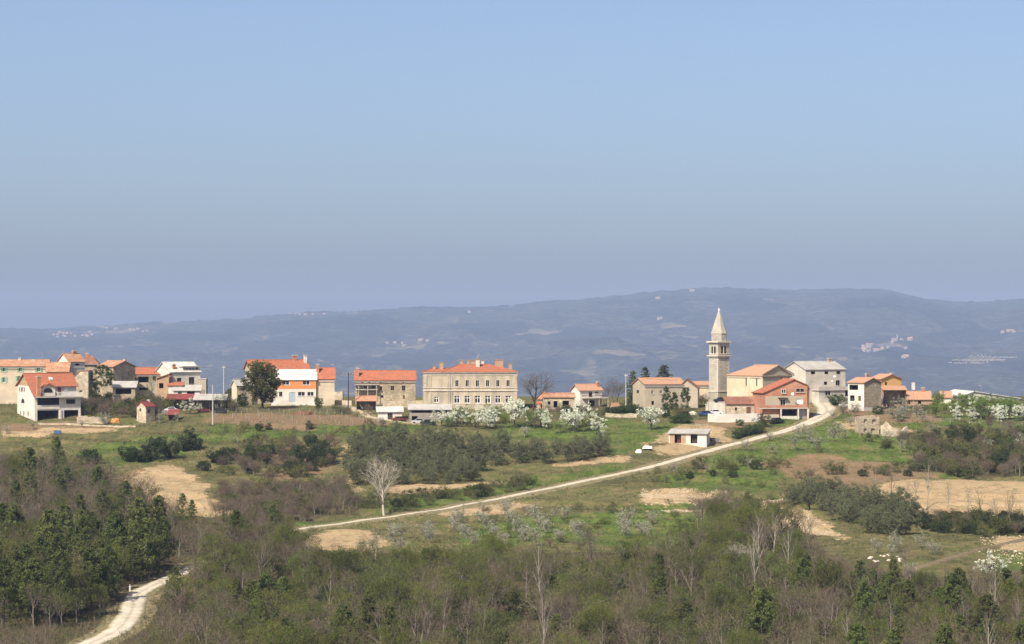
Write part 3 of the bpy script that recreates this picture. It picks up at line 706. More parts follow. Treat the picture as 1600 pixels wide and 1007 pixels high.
house('brown_roof_house', 'house with brown hipped roof behind the ivy covered stone house', 128, 152, 569, 556, D=790, rz=5, depth=7, roof='hip', wm='stone_house', rm='tile_brown', hip=(1.2, 1.6), chim=[(133, 552, 558, 5)])
house('stone_house', 'old stone house with gable end facing front, its left side under ivy', 177, 206.5, 574, 565.5, D=764, xl=148, rz=52, roof='y', wm='stone_house', rm='tile_old', over=.35, front=[(191, 571, 3, 3, 'dark')], chim=[(189, 562, 566, 3, 'stucco_white')])
house('stone_lean_to', 'low lean-to with grey sheet roof against the ivy covered stone house', 176, 211, 606, 598, D=757, rz=2, depth=4, roof='shed', ye2=598, wm='stone_house', rm='sheet_grey', front=[(193, 612, 24, 8, 'hole')], cat='shed')
house('stone_barn', 'blank pale stone gable wall between the red roofed villa and the ivy', 138, 141, 580, 580, D=752, xl=111, rz=82, depth=8, roof='x', ye2=593, wm='stone_pale', rm='tile_old', ridge=False, left=[(126, 612, 5, 3, 'dark')], cat='barn', over=.2)

# ---- villa on the left: white house with a roof terrace
def villa():
    yb, xc, xl, xr = 659., 54., 16.7, 120.; D = ground(xc, yb).y; s = F / D; a = math.radians(32); ca, sa = math.cos(a), math.sin(a)
    w = (xr - xc) / s / ca; d = (xc - xl) / s / sa; v = lambda y: (yb - y) / s; u = lambda px: (px - xc) / s / ca; l = lambda px: (xc - px) / s / sa
    root = empty('villa', (X(xc, D), D, Zp(yb, D)), a); tag(root, 'white villa with bright red roof, arched dormer and balcony above dark garages', 'house')
    fr = Face((0, 0, 0), (1, 0, 0), (0, -1, 0)); le = Face((0, 0, 0), (0, 1, 0), (-1, 0, 0))
    z2 = v(619); ya = l(32.5); zr = v(586); ze = v(618); zb = v(604); k = (zr - ze) / ya; yt = (zr - zb) / k; yt = ya - yt   # yt: wall of the terrace
    m = MB()
    fh1 = [(u(58), u(89), v(633.5), v(622), 2.2), (u(58), u(88), .05, v(642), 5.0), (u(96), u(116.5), .05, v(642), 5.0), (u(99), u(112), v(632), v(625), .25)]
    wall_face(m, fr, w, -3, z2, fh1)
    lh = [(l(26), l(22), v(613), v(606), .2), (l(32), l(28), v(613), v(606), .2)] + [(l(p + 1.6), l(p - 1.6), v(650), v(644), .2) for p in (24, 30.5, 40)]
    lh = [h for h in lh if h[3] < z2]
    wall_face(m, le, d, -3, z2, lh)
    m.poly([(w, 0, -3), (w, d, -3), (w, d, z2), (w, 0, z2)]); m.poly([(0, d, -3), (w, d, -3), (w, d, z2), (0, d, z2)])
    zbk = zr - (d - ya) * (zr - v(604)) / (d - ya)
    for x in (0,): m.poly([(x, 0, z2), (x, 0, ze), (x, ya, zr), (x, d, v(604)), (x, d, z2)])
    m.poly([(w, yt, z2), (w, yt, zb), (w, ya, zr), (w, d, v(604)), (w, d, z2)])
    m.poly([(0, yt, z2), (w, yt, z2), (w, yt, zb), (0, yt, zb)]); m.poly([(0, d, z2), (w, d, z2), (w, d, v(604)), (0, d, v(604))])
    m.build('wall', 'stucco_white', root); deep_part(root)
    g = MB(); g.poly([(-.015, l(44), v(604)), (-.015, ya, zr - .5), (-.015, l(19), v(603))]); g.build('gable_panel', 'brick_tan', root)
    # roof
    t = .17; o = .5; e = .08; xs = u(63)
    r = MB(); r.slab([(-o, yt - .5, zb - .5 * k + e + t), (w + o, yt - .5, zb - .5 * k + e + t), (w + o, ya, zr + e + t), (-o, ya, zr + e + t)], t)
    kb = (zr - v(604)) / (d - ya); r.slab([(-o, ya, zr + e + t), (w + o, ya, zr + e + t), (w + o, d + o, v(604) - o * kb + e + t), (-o, d + o, v(604) - o * kb + e + t)], t)
    rf = r.build('roof', 'tile_red', root)
    r = MB(); r.slab([(-o, -.7, ze - .7 * k + e + t), (xs, -.7, ze - .7 * k + e + t), (xs, yt - .5, zb - .5 * k + e + t), (-o, yt - .5, zb - .5 * k + e + t)], t); r.build('lower_roof', 'tile_red', root)
    MB().tube((-o, ya, zr + .25), (w + o, ya, zr + .25), .14, .14, 8).build('ridge_tiles', 'tile_red', rf)
    chimney(rf, .95, -.35, v(622), v(588), 1.0, .8, 'brick_red'); 
    q = MB(); yq = (ya + yt) / 2; zq = zb + (yq - yt) * k; q.prism([(u(85), yq - .4, zq - .05), (u(89.5), yq - .4, zq - .05), (u(89.5), yq + .5, zq + .45), (u(85), yq + .5, zq + .45)], (0, -.12, .3)); q.build('skylight', 'frame_white', rf)
    # dormer
    x0, x1, xm = u(65), u(83), u(73.5); dz = v(605); da = v(600)
    dm = MB(); f2 = Face((0, -.15, 0), (1, 0, 0), (0, -1, 0)); dm.prism([(x0, -.15, z2), (x1, -.15, z2), (x1, -.15, dz), (xm, -.15, da), (x0, -.15, dz)], (0, yt + .6, 0)); d_ = dm.build('dormer', 'stucco_white', root)
    add_opening(d_, f2, u(66.8), u(79), v(614), v(607), 'arch')
    for p, q_ in (((x0 - .3, dz - .15), (xm, da + .12)), ((xm, da + .12), (x1 + .3, dz - .15))):
        MB().slab([(p[0], -.6, p[1]), (q_[0], -.6, q_[1]), (q_[0], yt + 1.6, q_[1]), (p[0], yt + 1.6, p[1])], .12).build('dormer_roof', 'tile_red', d_)
    # terrace slab, balustrade
    MB().box(u(52) if False else .0, w + .25, -1.1, .0 - .004, v(622), v(620)).build('balcony', 'concrete', root)
    b = MB(); zt = v(613.5); b.box(u(84), w + .2, -1.05, -.97, zt - .1, zt); b.box(w + .1, w + .2, -.97, 0, zt - .1, zt); bo = b.build('handrail', 'frame_white', root)
    n = 22
    for i in range(n):
        x = u(84) + (w + .1 - u(84)) * i / (n - 1); MB().box(x, x + .09, -1.04, -.98, v(620), zt - .1).build('baluster', 'frame_white', bo)
    ft = Face((0, yt, 0), (1, 0, 0), (0, -1, 0))
    for i in (1,):
        dd = MB(); fbox(dd, ft, u(93), u(98), z2 + .05, v(606.5), .01, .07); dd.build('terrace_door', 'wood_brown', root)
        ww = MB(); fbox(ww, ft, u(103), u(108), v(612), v(606.5), .01, .06); ww.build('terrace_window', 'frame_white', root)
    add_opening(root, fr, u(99), u(112), v(632), v(625), 'winb'); add_opening(root, fr, u(58.5), u(80), v(633), v(622.5), 'none')
    gg = MB(); fbox(gg, Face((0, 2.0, 0), (1, 0, 0), (0, -1, 0)), u(60), u(78), v(633), v(623), .0, .06); gg.build('pane', 'glass', root)
    for h in lh: add_opening(root, le, *h[:4], 'winb' if h[2] > 4 else 'wing')
    add_opening(root, le, l(32), l(26), v(631), v(624), 'arch')
    MB().box(u(57.5), u(90), -.14, -.004, v(640), v(634)).build('parapet', 'stucco_white', root)
    for x in (u(89.5), u(117.2)): MB().box(x, x + .9 if x < 6 else x + .45, -.25, -.006, -2, v(640.5)).build('pillar', 'stucco_white', root)
    for p in (24, 30): 
        for sgn in (-2.2, 2.2):
            sh = MB(); fbox(sh, le, l(p + sgn + .7), l(p + sgn - .7), v(613), v(606), .02, .07); sh.build('shutter', 'wood_brown', root)
villa()

# ---- left middle
house('red_roof_house', 'house with orange-red roof and open loggia behind the thin bare tree', 206, 248, 585.5, 576, D=776, rz=6, depth=8, wm='stucco_beige', rm='tile_red', front=[(210, 592, 6, 5, 'hole'), (224, 593.5, 16, 9, 'hole'), (224, 608, 14, 4, 'hole'), (241, 592, 5, 7, 'winb')])
h = house('three_storey_house', 'white three storey house with pale roof and a long dormer window', 266.5, 309.5, 582, 567.5, D=772, xl=238, rz=36, wm='stucco_white', rm='sheet_white', over=.35, front=[(279, 594.5, 6.5, 7, 'winb'), (297, 596, 8, 12, 'winb'), (298, 614, 12, 5, 'hole'), (282, 613, 5, 6, 'winb')], chim=[(270, 569, 583, 4.5, 'brick_red', .15)])
m = MB(); u0, u1 = h.fu(285), h.fu(309); wall_face(m, Face((u0, .5, 0), (1, 0, 0), (0, -1, 0)), u1 - u0, h.H - .1, h.fv(573.5), [(.3, u1 - u0 - .3, h.fv(579.5), h.fv(575), 1.0)]); m.poly([(u0, .5, h.H), (u0, 4, h.H), (u0, 4, h.fv(573.5)), (u0, .5, h.fv(573.5))]); dm = m.build('dormer', 'stucco_white', h.root); deep_part(h.root)
MB().box(u0 - .4, u1 + .3, 0, 4, h.fv(573.5) + .004, h.fv(572.3)).build('dormer_roof', 'sheet_white', dm)
for k in range(4): MB().box(u0 + .8 + k * (u1 - u0 - .8) / 4.3, u0 + .95 + k * (u1 - u0 - .8) / 4.3, .55, .65, h.fv(579.5), h.fv(575)).build('mullion', 'frame_white', dm)
MB().box(h.fu(284), h.fu(310), -1.2, -.004, h.fv(605.5), h.fv(604)).build('balcony', 'concrete', h.root)
m = MB(); m.box(h.fu(284), h.fu(310), -1.18, -1.12, h.fv(600.6), h.fv(600)); hr = m.build('handrail', 'metal_grey', h.root)
for k in range(14): MB().box(h.fu(284) + k * (h.fu(310) - h.fu(284) - .06) / 13, h.fu(284) + .06 + k * (h.fu(310) - h.fu(284) - .06) / 13, -1.17, -1.13, h.fv(604), h.fv(600.6)).build('baluster', 'metal_grey', hr)
house('brick_lean_to', 'dark brick lean-to with sloping tiled roof left of the three storey house', 245, 264, 592, 586, D=767, rz=-3, depth=5, roof='y', apex=.92, ye2=588, wm='brick_tan', rm='tile_old', cat='shed', front=[(252, 603, 7, 8, 'hole')])
house('pink_annex', 'low annex with small red roof against the white three storey house', 263, 285, 603, 599, D=765, rz=2, depth=3, roof='shed', ye2=599, wm='stucco_white', rm='tile_red', cat='annex', front=[(277, 609, 8, 8, 'hole')])
house('terrace_annex', 'white walled terrace annex with grey sheet awning and dark opening', 271, 312, 611, 604, D=763, rz=2, depth=3, roof='shed', ye2=604, wm='stucco_white', rm='sheet_grey', cat='annex', front=[(298, 614, 12, 5, 'hole'), (281, 615, 6, 6, 'wing')])
house('beige_annex', 'plain beige garage block at the right of the white three storey house', 309.5, 322, 593, 592, D=774, rz=2, depth=6, roof='flat', wm='stucco_beige', rm='concrete', over=.1, cat='garage', front=[(316, 613.5, 9, 6, 'gate', 'wood_grey')])
house('tool_house', 'little whitewashed stone house with dark red roof above the dark bushes', 228, 240, 636, 629, yb=662, xl=212, rz=52, wm='stone_pale', rm='sheet_maroon', over=.25, left=[(218, 641, 2.5, 5, 'dark')], front=[(232, 643, 4, 6, 'door')], chim=[(241, 625, 634, 3.5, 'stucco_white')], cat='hut')
def open_shed(name, label, x0, x1, yr, ye, yb, D=None, depth=4.0, rm='sheet_maroon', pm='wood_dark', back='wood_grey', posts=4, rz=1.0, cat='shed', gable=False):
    if D is None: D = ground((x0 + x1) / 2, yb).y
    s = F / D; w = (x1 - x0) / s; z = lambda y: (yb - y) / s
    o = empty(name, (X(x0, D), D, Zp(yb, D)), math.radians(rz)); tag(o, label, cat)
    m = MB()
    if gable:
        m.slab([(-.3, -.4, z(ye)), (w + .3, -.4, z(ye)), (w + .3, depth / 2, z(yr)), (-.3, depth / 2, z(yr))], .12); m.slab([(-.3, depth / 2, z(yr)), (w + .3, depth / 2, z(yr)), (w + .3, depth + .4, z(ye)), (-.3, depth + .4, z(ye))], .12)
    else: m.slab([(-.3, -.4, z(ye)), (w + .3, -.4, z(ye)), (w + .3, depth + .2, z(yr)), (-.3, depth + .2, z(yr))], .12)
    m.build('roof', rm, o)
    for k in range(posts):
        x = (w - .16) * k / (posts - 1); MB().box(x, x + .16, 0, .16, -1.5, z(ye) - .1).build('post', pm, o)
    zb = z(ye) - .12 if gable else z(yr) - .2
    MB().box(0, w, depth - .15, depth, -1.5, zb).build('back_wall', back, o)
    for x in (0.004, w - .124): MB().box(x, x + .12, .9, depth - .154, -1.5, z(ye) - .12).build('side_wall', back, o)
    return o, w, s, D
open_shed('long_shed', 'long open shed with dark maroon roof below the white three storey house', 261, 301, 616, 624, 641, rm='sheet_maroon', posts=5)
open_shed('grey_roof_shed', 'open shed with flat grey sheet roof behind the tall concrete pole', 303, 352, 616.5, 625, 643, rm='sheet_grey', posts=5, depth=5)
open_shed('garden_hut', 'small hut with faded maroon roof in front of the blossoming bush', 263, 278, 640, 648, 658, rm='sheet_maroon', posts=3, depth=3, back='sheet_maroon')
house('cottage', 'small cream cottage with grey roof left of the big dark tree', 370, 392, 602, 594.5, yb=634, xl=361, rz=40, depth=6, wm='stucco_cream', rm='sheet_grey', left=[], front=[(374, 622, 5, 9, 'dark'), (383, 606, 8, 4, 'hole')])
house('long_back_house', 'long house with bright red roof rising behind the big dark tree', 392, 480, 577, 564, D=772, xl=380, rz=24, depth=8, wm='stucco_beige', rm='tile_red', chim=[(457, 555, 563, 6.5), (474.4, 555, 568, 4.5, 'stucco_white', .35)], front=[(405, 586, 4, 6, 'win')], left=[(386, 588, 3, 6, 'dark')])
h = house('orange_band_house', 'white house with orange upper storey and pale grey roof beside the dark tree', 424, 493.5, 594, 579.5, yb=634, rz=3, depth=8, wm='stucco_white', rm='sheet_white', over=.35,
      front=[(446.5, 598.5, 11, 7, 'win'), (478.3, 598.5, 11, 7, 'win'), (438.6, 616, 5, 7, 'winb'), (456.6, 621, 9, 15, 'door', 'door_blue'), (456.6, 0, .1, .1, 'none'), (470.9, 616, 11, 6.5, 'win'), (485, 616, 10, 6.5, 'win')], chim=[(428, 575, 592, 4, 'brick_red', .12)])
m = MB(); wall_face(m, Face((0, -.03, 0), (1, 0, 0), (0, -1, 0)), h.w, h.fv(608), h.H - .1, [(h.fu(446.5) - .9, h.fu(446.5) + .9, h.fv(602), h.fv(595), .03), (h.fu(478.3) - .9, h.fu(478.3) + .9, h.fv(602), h.fv(595), .03)][:0]); 
def band(h, y0, y1, m, holes=(), out=.03, name='painted_band', x0=None, x1=None):
    """a coat of paint or cladding, a thin panel frame around the openings"""
    a = 0 if x0 is None else h.fu(x0); b = h.w if x1 is None else h.fu(x1)
    us = sorted({a, b, *[h.fu(p[0]) + sg * p[2] / h.s / 2 * 1.04 for p in holes for sg in (-1, 1)]}); vv = sorted({h.fv(y0), h.fv(y1), *[h.fv(p[1]) + sg * p[3] / h.s / 2 for p in holes for sg in (-1, 1)]})
    mb = MB()
    for p, q in zip(us, us[1:]):
        for r, t in zip(vv, vv[1:]):
            if any(abs((p + q) / 2 - h.fu(g[0])) < g[2] / h.s / 2 and abs((r + t) / 2 - h.fv(g[1])) < g[3] / h.s / 2 for g in holes): continue
            if q - p > 1e-4 and t - r > 1e-4: fbox(mb, h.front, p, q, r, t, .004, out)
    return mb.build(name, m, h.root)
band(h, 608, 594.6, 'stucco_orange', [(446.5, 598.5, 11, 7), (478.3, 598.5, 11, 7)], name='orange_storey')
house('beige_house', 'plain beige house with red roof joined to the orange banded house', 494, 522.5, 593, 576.5, yb=634, rz=4, depth=8, wm='stucco_cream', rm='tile_red', over=.3, chim=[(486, 569, 581, 4.5, 'brick_red', .3)])
dish(514, 612, ground(514, 634).y - .6, lab='white satellite dish on the plain beige wall', r=.5)
# ---- long stone house with outbuildings
h = house('long_stone_house', 'long weathered stone house with red roof, left of the hip roofed school', 555, 649, 595, 581, yb=634, rz=3, depth=8, wm='stone_house', rm='tile_red', over=.3,
      front=[(595, 607, 4, 6, 'winb'), (613, 607, 5.5, 7, 'winb'), (630.5, 607, 5.5, 8, 'winb'), (566, 598, 2, 2, 'dark'), (577, 598, 2, 2, 'dark'), (595, 598, 2, 2, 'dark'), (630, 598, 2, 2, 'dark'), (597, 620, 4, 4, 'dark'), (571, 605, 6, 4, 'winb'), (583, 605, 5, 5, 'winb'), (631, 621, 3, 6, 'door')], chim=[(558, 575, 590, 5, 'brick_red', .2)])
MB().box(0.2, h.fu(590), -1.4, -.004, h.fv(609.6), h.fv(608.6)).build('balcony', 'concrete', h.root)
MB().box(-.2, h.fu(592), -1.6, -.004, h.fv(602), h.fv(601.2)).build('balcony_roof', 'sheet_grey', h.root)
for px in (560, 574, 588): MB().box(h.fu(px), h.fu(px) + .15, -1.45, -1.3, -1, h.fv(602)).build('post', 'concrete', h.root)
def garden_wall(name, label, pts, hgt, m='stone_pale', th=.45, jag=.0, seed=1, cat='wall', D=None):
    """free standing wall along ground pixels; jagged crest if ruined"""
    rnd = random.Random(seed); P = [ground(*p) for p in pts]; L = []
    for a, b in zip(P, P[1:]):
        n = max(2, int((b - a).length / .6))
        for k in range(n): L.append(a.lerp(b, k / n))
    L.append(P[-1]); o = Vector(P[0]); mb = MB(); i0 = []
    prev = 0
    for k, p in enumerate(L):
        t = (L[min(k + 1, len(L) - 1)] - L[max(k - 1, 0)]); t.z = 0; t.normalize(); nn = Vector((t.y, -t.x, 0)) * th / 2
        prev = prev * .6 + rnd.uniform(-1, 1) * jag; hh = max(.25, hgt + prev); zb = float(hz(p.x, p.y)) - .8
        top = p.z + hh; i0.append(len(mb.v))
        for q, z in ((p + nn, zb), (p + nn, top + rnd.uniform(-.1, .1) * min(1, jag * 4)), (p - nn, top + rnd.uniform(-.1, .1) * min(1, jag * 4)), (p - nn, zb)): mb.v.append((q.x - o.x, q.y - o.y, z - o.z))
    for a, b in zip(i0, i0[1:]):
        for k in range(3): mb.f.append((a + k, b + k, b + k + 1, a + k + 1))
    for a in (i0[0], i0[-1]): mb.f.append((a, a + 1, a + 2, a + 3))
    ob = mb.build(name, m); ob.location = o; return tag(ob, label, cat)
garden_wall('terrace_wall', 'stone terrace wall in front of the long stone house', [(598, 639), (630, 638), (662, 637)], 1.9)
garden_wall('yard_wall', 'cream plastered yard wall between beige house and carport', [(524, 633), (550, 634)], 1.3, 'stucco_cream')
open_shed('carport', 'open carport with terracotta gabled roof and posts by the dirt track', 557, 587, 618.5, 627, 642, rm='tile_old', posts=4, depth=5, gable=True, cat='carport')
h = house('white_garage', 'small white garage with flat pale roof and dark door', 591, 628, 644, 641, yb=657, rz=4, depth=5, roof='shed', ye2=638, wm='stucco_white', rm='sheet_white', over=.5, front=[(609.5, 651, 8, 10, 'door', 'wood_dark')], cat='garage')
h = house('long_barn', 'long grey barn with weathered sheet roof in front of the school', 640, 703, 640.5, 633.5, yb=661, rz=3, depth=6, roof='x', wm='wood_grey', rm='sheet_grey', over=.5, front=[(671, 643.5, 56, 4, 'hole'), (648, 655, 9, 9, 'hole')], cat='barn', ridge=False)
n = 24
for k in range(n): MB().box(h.fu(655) + k * (h.w - h.fu(655)) / n, h.fu(655) + (k + .88) * (h.w - h.fu(655)) / n, -.05, -.004, -.8, h.fv(646.5)).build('board', 'wood_grey', h.root)

# ---- school
def school():
    yb, xc, xr, ye = 638., 662., 808., 583.5; D = 752.; s = F / D; a = math.radians(3); v = lambda y: (yb - y) / s; u = lambda px: (px - xc) / s / math.cos(a)
    w = u(xr); d = 13.0; H = v(ye)
    root = empty('school_building', (X(xc, D), D, Zp(yb, D)), a); tag(root, 'large two storey school with red hipped roof, many chimneys and weathered plaster', 'school')
    fr = Face((0, 0, 0), (1, 0, 0), (0, -1, 0)); m = MB(); ho = []; ops = []
    for px in (714, 730, 746, 762, 778, 794):
        ho.append((u(px) - .45, u(px) + .45, v(604.5), v(594.5), .25)); ops.append(('win', ho[-1])); ho.append((u(px) - .75, u(px) + .75, v(630.5), v(618.5), .25)); ops.append(('cross', ho[-1]))
    ho.append((u(665.5) - .2, u(665.5) + .2, v(603.5), v(594.5), .25)); ops.append(('win', ho[-1])); ho.append((u(681.7) - .65, u(681.7) + .65, v(629.5), v(620), .25)); ops.append(('cross', ho[-1]))
    wall_face(m, fr, w, -3, H, ho); m.poly([(w, 0, -3), (w, d, -3), (w, d, H), (w, 0, H)]); m.poly([(0, 0, -3), (0, d, -3), (0, d, H), (0, 0, H)]); m.poly([(0, d, -3), (w, d, -3), (w, d, H), (0, d, H)])
    m.build('wall', 'stucco_school', root)
    for kd, q in ops: add_opening(root, fr, *q[:4], kd if kd == 'cross' else 'wing')
    for kd, q in ops:
        t = MB(); t_ = .12; fbox(t, fr, q[0] - t_, q[0] - .004, q[2], q[3] + t_, .003, .05); fbox(t, fr, q[1] + .004, q[1] + t_, q[2], q[3] + t_, .003, .05); fbox(t, fr, q[0] - .003, q[1] + .003, q[3] + .005, q[3] + t_, .003, .05); t.build('window_surround', 'trim', root)
    for nm, y0, y1, p in (('string_course', 611.5, 610, .22), ('string_course', 606.5, 605.5, .14), ('sill_band', 632.5, 631.5, .12), ('cornice', 587, 585.5, .12)):
        MB().box(-p, w + p, -p, -.004, v(y0), v(y1)).build(nm, 'trim', root)
    MB().box(-.35, w + .35, -.35, d + .35, H + .003, H + .3).build('eaves', 'trim', root)
    for x0, wd in ((.002, .9), (u(671), .5), (u(698), .5), (u(703), .7), (w - .902, .9)): MB().box(x0, x0 + wd, -.1, -.006, v(638), v(611.6)).build('pilaster', 'stucco_school', root); MB().box(x0, x0 + wd, -.1, -.006, v(605.4), v(587.1)).build('pilaster', 'stucco_school', root)
    z0 = H + .31; zr = v(570); o = .5
    def hip(x0, x1, y0, y1, zt, ra, rb, name='roof', par=root):
        r = MB(); ym = (y0 + y1) / 2; A = [(x0, y0, z0), (x1, y0, z0), (x1, y1, z0), (x0, y1, z0)]; B = [(ra, ym, zt), (rb, ym, zt)]
        r.poly([A[0], A[1], B[1], B[0]]); r.poly([A[1], A[2], B[1]]); r.poly([A[2], A[3], B[0], B[1]]); r.poly([A[3], A[0], B[0]]); r.poly(A[::-1])
        ob = r.build(name, 'tile_red', par)
        for p, q in ((A[0], B[0]), (A[1], B[1]), (B[0], B[1])): MB().tube(p, q, .12, .12, 6).build('ridge_tiles', 'tile_red', ob)
        return ob
    rf = hip(u(690), w + o, -o, d + o, zr, u(720), u(764)); hip(-o, u(712), -o + .03, d + o - .03, v(576.5), u(676), u(704), 'wing_roof')
    for px, y0, pw, mm, fy in ((677.6, 571, 4.5, 'brick_tan', .45), (688.8, 566, 5.5, 'brick_tan', .45), (720, 563, 5, 'brick_tan', .6), (731, 563, 4, 'brick_tan', .6), (738.5, 563, 8, 'brick_tan', .62), (746, 561, 6, 'trim', .35), (753.5, 563, 4, 'trim', .6), (779.5, 562, 13, 'brick_tan', .5), (797, 568, 5.5, 'brick_tan', .5)):
        yy = d * fy; chimney(rf, u(px) + yy * math.tan(a), yy, H, v(y0), pw / s, .9, mm, 'brick_tan')
    an = MB(); an.tube((u(746.5), 4, v(562)), (u(750), 4, v(551)), .1, .06); an.tube((u(747.5), 4, v(557)), (u(750.5), 4, v(556)), .04, .04); an.build('aerial', 'metal_grey', rf)
    MB().tube((u(808), .0, 0), (u(808), -.0, H), .08, .08).build('downpipe', 'metal_grey', root)
    MB().tube((u(703.5), -.18, 0), (u(703.5), -.18, H), .07, .07).build('downpipe', 'metal_grey', root)
school()

# ---- right of the school
h = house('balcony_house', 'small white house with red roof and balcony over a dark garage', 906.5, 941, 610.5, 602, yb=637, xl=893, rz=30, wm='stucco_white', rm='tile_church', over=.4, front=[(923, 616, 5.5, 9.5, 'winb'), (933, 613.5, 6, 4, 'winb'), (924, 631, 11, 10, 'gate', 'wood_dark'), (938, 630, 4, 5, 'win')], chim=[(936, 597, 604, 4.5, 'brick_red', .3)], gable_m=None)
MB().box(h.fu(909), h.fu(947), -1.6, -.004, h.fv(623), h.fv(621.5)).build('balcony', 'concrete', h.root)
for px in (915, 932, 946): MB().box(h.fu(px), h.fu(px) + .2, -1.5, -1.3, -1, h.fv(623)).build('pillar', 'stucco_beige', h.root)
m = MB(); m.box(h.fu(934), h.fu(947), -1.58, -1.5, h.fv(618.3), h.fv(617.5)); hr = m.build('handrail', 'wood_brown', h.root)
for k in range(8): MB().box(h.fu(934) + k * .27, h.fu(934) + .06 + k * .27, -1.57, -1.51, h.fv(621.5), h.fv(618.3)).build('baluster', 'wood_brown', hr)
house('ruined_farmhouse', 'low tan ruined farmhouse with sagging old tiles by the bare tree', 850, 898, 622, 616, yb=640, rz=6, depth=6, wm='stone_pale', rm='tile_old', front=[(868, 632, 6, 10, 'hole'), (884, 631, 10, 9, 'hole'), (858, 630, 4, 5, 'dark')], over=.3, apex=.45)
house('stone_shed', 'tumbledown stone shed with broken gable beside the ruined farmhouse', 847, 856, 622, 614, D=757, xl=843, rz=30, depth=5, roof='y', wm='stone_pale', rm='tile_old', cat='shed')
house('red_hut', 'tiny red painted hut near the foot of the bare tree', 839, 845, 632, 629, yb=639, rz=5, depth=1.5, wm='brick_red', rm='tile_red', over=.15, cat='hut', ridge=False)
house('well_house', 'tiny stone outhouse with terracotta roof beside the clipped hedge', 958, 968, 636, 631, yb=645, xl=953, rz=35, wm='stone_pale', rm='tile_old', over=.3, cat='outhouse', ridge=False)
h = house('stone_long_house', 'long grey stone farmhouse with old tiled roof and ivy, left of the tower', 1007.7, 1072, 601.5, 592.5, yb=640, D=757, xl=991, rz=17, wm='stucco_beige', rm='tile_church', over=.3, front=[(1019.6, 613.5, 3.6, 5.5, 'wing'), (1033, 613, 4, 5, 'wing'), (1020, 630, 4, 6, 'dark')], left=[(998, 613, 3, 5, 'dark')])
house('side_wing', 'grey stone wing with falling roof edge at the right end of the ivy farmhouse', 1066, 1090, 600, 594, yb=640, D=760, rz=-8, depth=6, roof='y', apex=.3, ye2=607, wm='stucco_beige', rm='tile_brown', over=.3, cat='house wing')
house('pink_roof_house', 'distant low house with pink roof edge just left of the tower', 1074, 1112, 602.5, 598, D=800, rz=2, depth=8, wm='stucco_cream', rm='tile_church')

